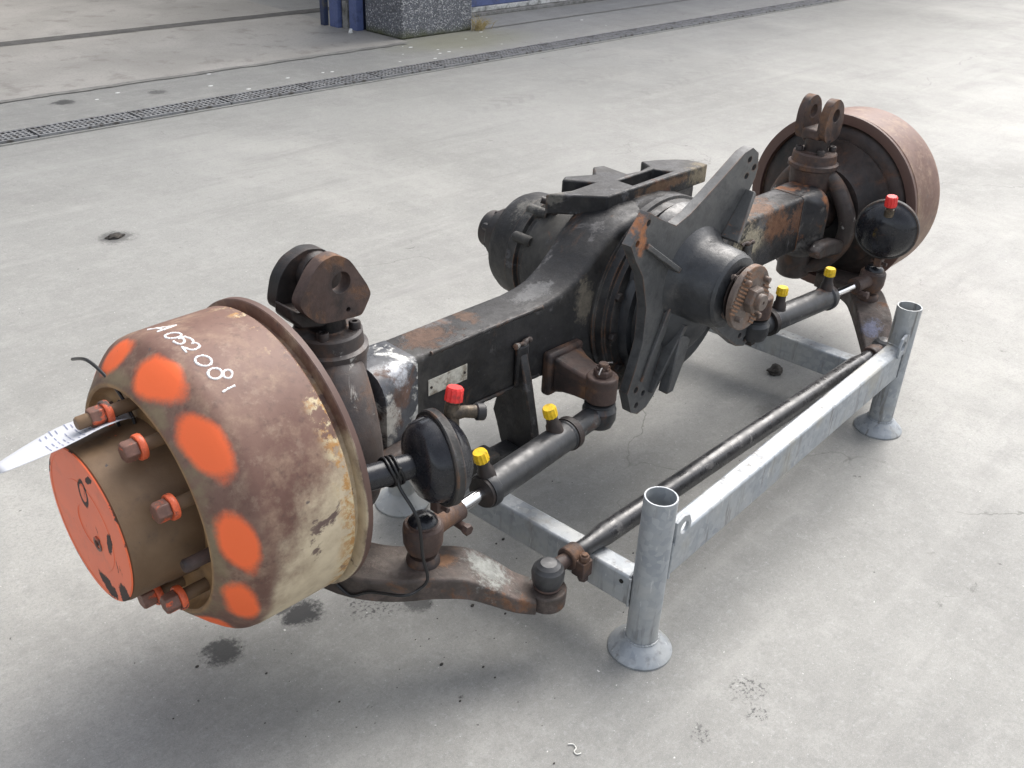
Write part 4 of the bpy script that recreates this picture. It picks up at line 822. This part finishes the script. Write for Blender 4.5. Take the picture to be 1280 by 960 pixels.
# air fittings: elbow on the left one, straight on the right one
f0 = Vector((-.782, BY - .002, BZ + .048))
ft = tube('air_fitting', [f0, f0 + Vector((.004, .006, .022)), f0 + Vector((.006, .008, .030))], [.012, .0125, .0125], 'brass', ch, 18)
tube('elbow', [f0 + Vector((.002, .004, .022)), f0 + Vector((.022, -.004, .024)), f0 + Vector((.042, -.014, .020))], [.011, .0105, .0115], 'brass', ch, 16)
lathe('hose_clip', [(0, .0125), (.002, .0145), (.014, .0145), (.016, .0125)], f0 + Vector((.040, -.013, .020)), (.9, -.45, -.15), 'rubber', ch, 20)
lathe('air_nipple', [(0, .0125), (.012, .0125), (.013, .010), (.030, .010)], f0 + Vector((.006, .008, .028)), (.22, .05, 1), 'brass', ch, 18)
cp = ribcap('cap', [(.014, .0125), (.014, .0150), (.034, .0146), (.0375, .0125), (.0375, .002)], f0 + Vector((.008, .0085, .030)), (.22, .05, 1), 'red', ch, 22, angle=30); cp['label'] = 'red plastic port cap'
f1 = Vector((.776, BY - .008, BZ + .058))
lathe('air_nipple', [(-.01, .013), (.008, .012), (.010, .009), (.030, .009)], f1, (-.15, 0, 1), 'brass', chm, 18)
cp = ribcap('cap', [(.018, .0125), (.018, .0155), (.042, .0150), (.0455, .0125), (.0455, .002)], f1, (-.12, 0, 1), 'red', chm, 22, angle=30); cp['label'] = 'red plastic port cap'

# --- loose wire tied to the left chamber tube and arm
wr = tube('sensor_wire', [(-.890, BY + .000, BZ + .018), (-.896, BY - .002, BZ - .012), (-.890, BY - .040, BZ - .06), (-.884, BY - .045, .300), (-.878, BY - .050, .252), (-.890, BY - .040, .228), (-.915, BY - .03, .224), (-.935, BY + .03, .205), (-.955, BY + .06, .190), (-.965, BY + .085, .205)], .0028, 'wire', AX, 10, 1, None, 8)
for k in range(3):
    x0 = -.900 + .007 * k
    pts = [(x0 + .004 * math.sin(2 * t), BY - .27 * (x0 + .808) + .0245 * math.cos(t), BZ + .0245 * math.sin(t)) for t in [2 * math.pi * i / 24 for i in range(25)]]
    tube('wire_loop', pts, .0023, 'wire', wr, 8)

# ================================================================== PAPER TAG
tg = empty('paper_tag', (-1.2, .0, .0), 'white printed paper tag hanging by a black cable tie from a wheel nut', 'paper tag')
def tag_sheet():
    bm = bmesh.new(); m_ = 5; g_ = []
    TAGC = smooth_path(((-1.178, .036, .538), (-1.225, .030, .553), (-1.300, .026, .553), (-1.383, .024, .548)), 5); n = len(TAGC) - 1
    A = Vector((-1.165, .030, .545)); 
    for i in range(n + 1):
        t = i / n; row = []
        c = Vector(TAGC[i])
        half = (.010 + .026 * min(1, t * 3.0)) * (1 if t < .55 else 1 - (t - .55) * 1.1)
        for j in range(m_ + 1):
            s = (j / m_ - .5) * 2
            row.append(bm.verts.new(c + Vector((.0, .9, -.22 + .10 * t)).normalized() * half * s + Vector((0, 0, .006 * s * s - .010 * t * t + .002 * math.sin(9 * t + 2 * s)))))
        g_.append(row)
    for i in range(n):
        for j in range(m_): bm.faces.new((g_[i][j], g_[i + 1][j], g_[i + 1][j + 1], g_[i][j + 1]))
    return bm
M['print'] = N('blue_black_print').out((0.22, 0.24, 0.34), 0.7)
sh = child(from_bm('sheet', tag_sheet(), 'paper', None), tg)
so_ = sh.modifiers.new('solid', 'SOLIDIFY'); so_.thickness = .0006
def print_rows():
    """rows of small print lying on the tag sheet"""
    me = sh.data; bm = bmesh.new(); g = [v.co.copy() for v in me.vertices]; m1 = 6
    rows = len(g) // m1
    for i in range(3, rows - 5):
        for k in range(2):
            for j in range(1, 5):
                if random.random() < .25: continue
                a = g[i * m1 + j]; b = g[i * m1 + j + 1] if j < 5 else a; c = g[(i + 1) * m1 + j]
                u = b - a; v = c - a; nn = u.cross(v).normalized(); nn = nn if nn.z > 0 else -nn
                p = a + v * (.15 + .5 * k) + u * .05 + nn * .0007
                w_ = u * random.uniform(.5, .95); h_ = v * .09
                bm.faces.new([bm.verts.new(q) for q in (p, p + w_, p + w_ + h_, p + h_)])
    return bm
child(from_bm('print', print_rows(), 'print', None), tg)
ct_ = tube('cable_tie', [(-1.185, .215, .568), (-1.190, .150, .596), (-1.190, .105, .598), (-1.188, .060, .585), (-1.185, .034, .560), (-1.186, .016, .540), (-1.195, .012, .530), (-1.205, .022, .532), (-1.200, .045, .552), (-1.188, .050, .566)], .0028, 'wire', None, 8, 1, None, 8)
child(ct_, tg)

# ================================================================== LITTER
def clod(name, c, size, label, cat, mat, seed):
    rnd = random.Random(seed); bm = bmesh.new(); bmesh.ops.create_icosphere(bm, subdivisions=3, radius=1)
    from mathutils import noise as mn
    for v in bm.verts:
        k = 1 + .45 * mn.noise(v.co * 1.6 + Vector((seed, 0, 0))) + .2 * mn.noise(v.co * 5 + Vector((0, seed, 0)))
        v.co = Vector((v.co.x * size[0], v.co.y * size[1], max(v.co.z * size[2], -size[2] * .35))) * k
        v.co.z += size[2] * .45
    o = from_bm(name, bm, mat); o.location = c; return tag(o, label, cat)
M['soil'] = weather('oily_soil', (0.022, 0.020, 0.018), (0.035, 0.030, 0.026), [((0.07, 0.06, 0.05), 60, 0.6, 0.1, 0.9)], 0.75, 0.9, 60, seed=41)
clod('dirt_clod', (.627, -.099, 0), (.030, .018, .014), 'dark oily dirt clod on the concrete inside the stillage', 'dirt clod', 'soil', 3)
clod('dirt_clod', (-.30, 2.043, 0), (.030, .020, .009), 'dark flat dirt clod on open concrete, upper left of the axle', 'dirt clod', 'soil', 8)
bm = bmesh.new()
for i in range(110):
    a = random.choice(((-.85, -.18, .16), (-.75, -.3, .2), (-.45, -.1, .3), (-.9, .1, .12), (0, -.2, .5)))
    p = Vector((a[0] + random.gauss(0, a[2]), a[1] + random.gauss(0, a[2] * .6), 0)); r = .0009 + .0030 * random.random() ** 4
    sub = bmesh.ops.create_icosphere(bm, subdivisions=1, radius=r)
    for v in sub['verts']: v.co = Vector((v.co.x * 1.4, v.co.y, v.co.z * .7)) + p + Vector((0, 0, r * .4))
cr_ = tag(from_bm('dirt_crumbs', bm, 'soil'), 'scattered black dirt crumbs on the concrete under the axle', 'dirt'); cr_['kind'] = 'stuff'
M['litter'] = N('white_litter').out((0.72, 0.72, 0.70), 0.8)
bm = bmesh.new()
for i in range(26):
    p = Vector((random.uniform(.4, 4.6), random.uniform(3.62, 4.15), 0)); r = random.uniform(.005, .012)
    sub = bmesh.ops.create_icosphere(bm, subdivisions=1, radius=r)
    for v in sub['verts']: v.co = Vector((v.co.x * 1.5, v.co.y, v.co.z * .18)) + p + Vector((0, 0, r * .1))
li = tag(from_bm('white_litter', bm, 'litter'), 'white specks of litter along the slab joint by the hall', 'litter'); li['kind'] = 'stuff'

M['string'] = N('white_string').out((0.70, 0.69, 0.64), 0.8)
tag(tube('string_scrap', [(-.792, -.556, .002), (-.786, -.562, .002), (-.789, -.571, .0025), (-.796, -.573, .002), (-.797, -.580, .002), (-.790, -.583, .002)], .0011, 'string', None, 6, 1, None, 5), 'thin white string scrap lying on the concrete at the bottom edge', 'string')
clod('paper_scrap', (2.72, 4.60, 0), (.016, .014, .022), 'small crumpled white scrap in front of the blue door posts', 'scrap', 'litter', 12)
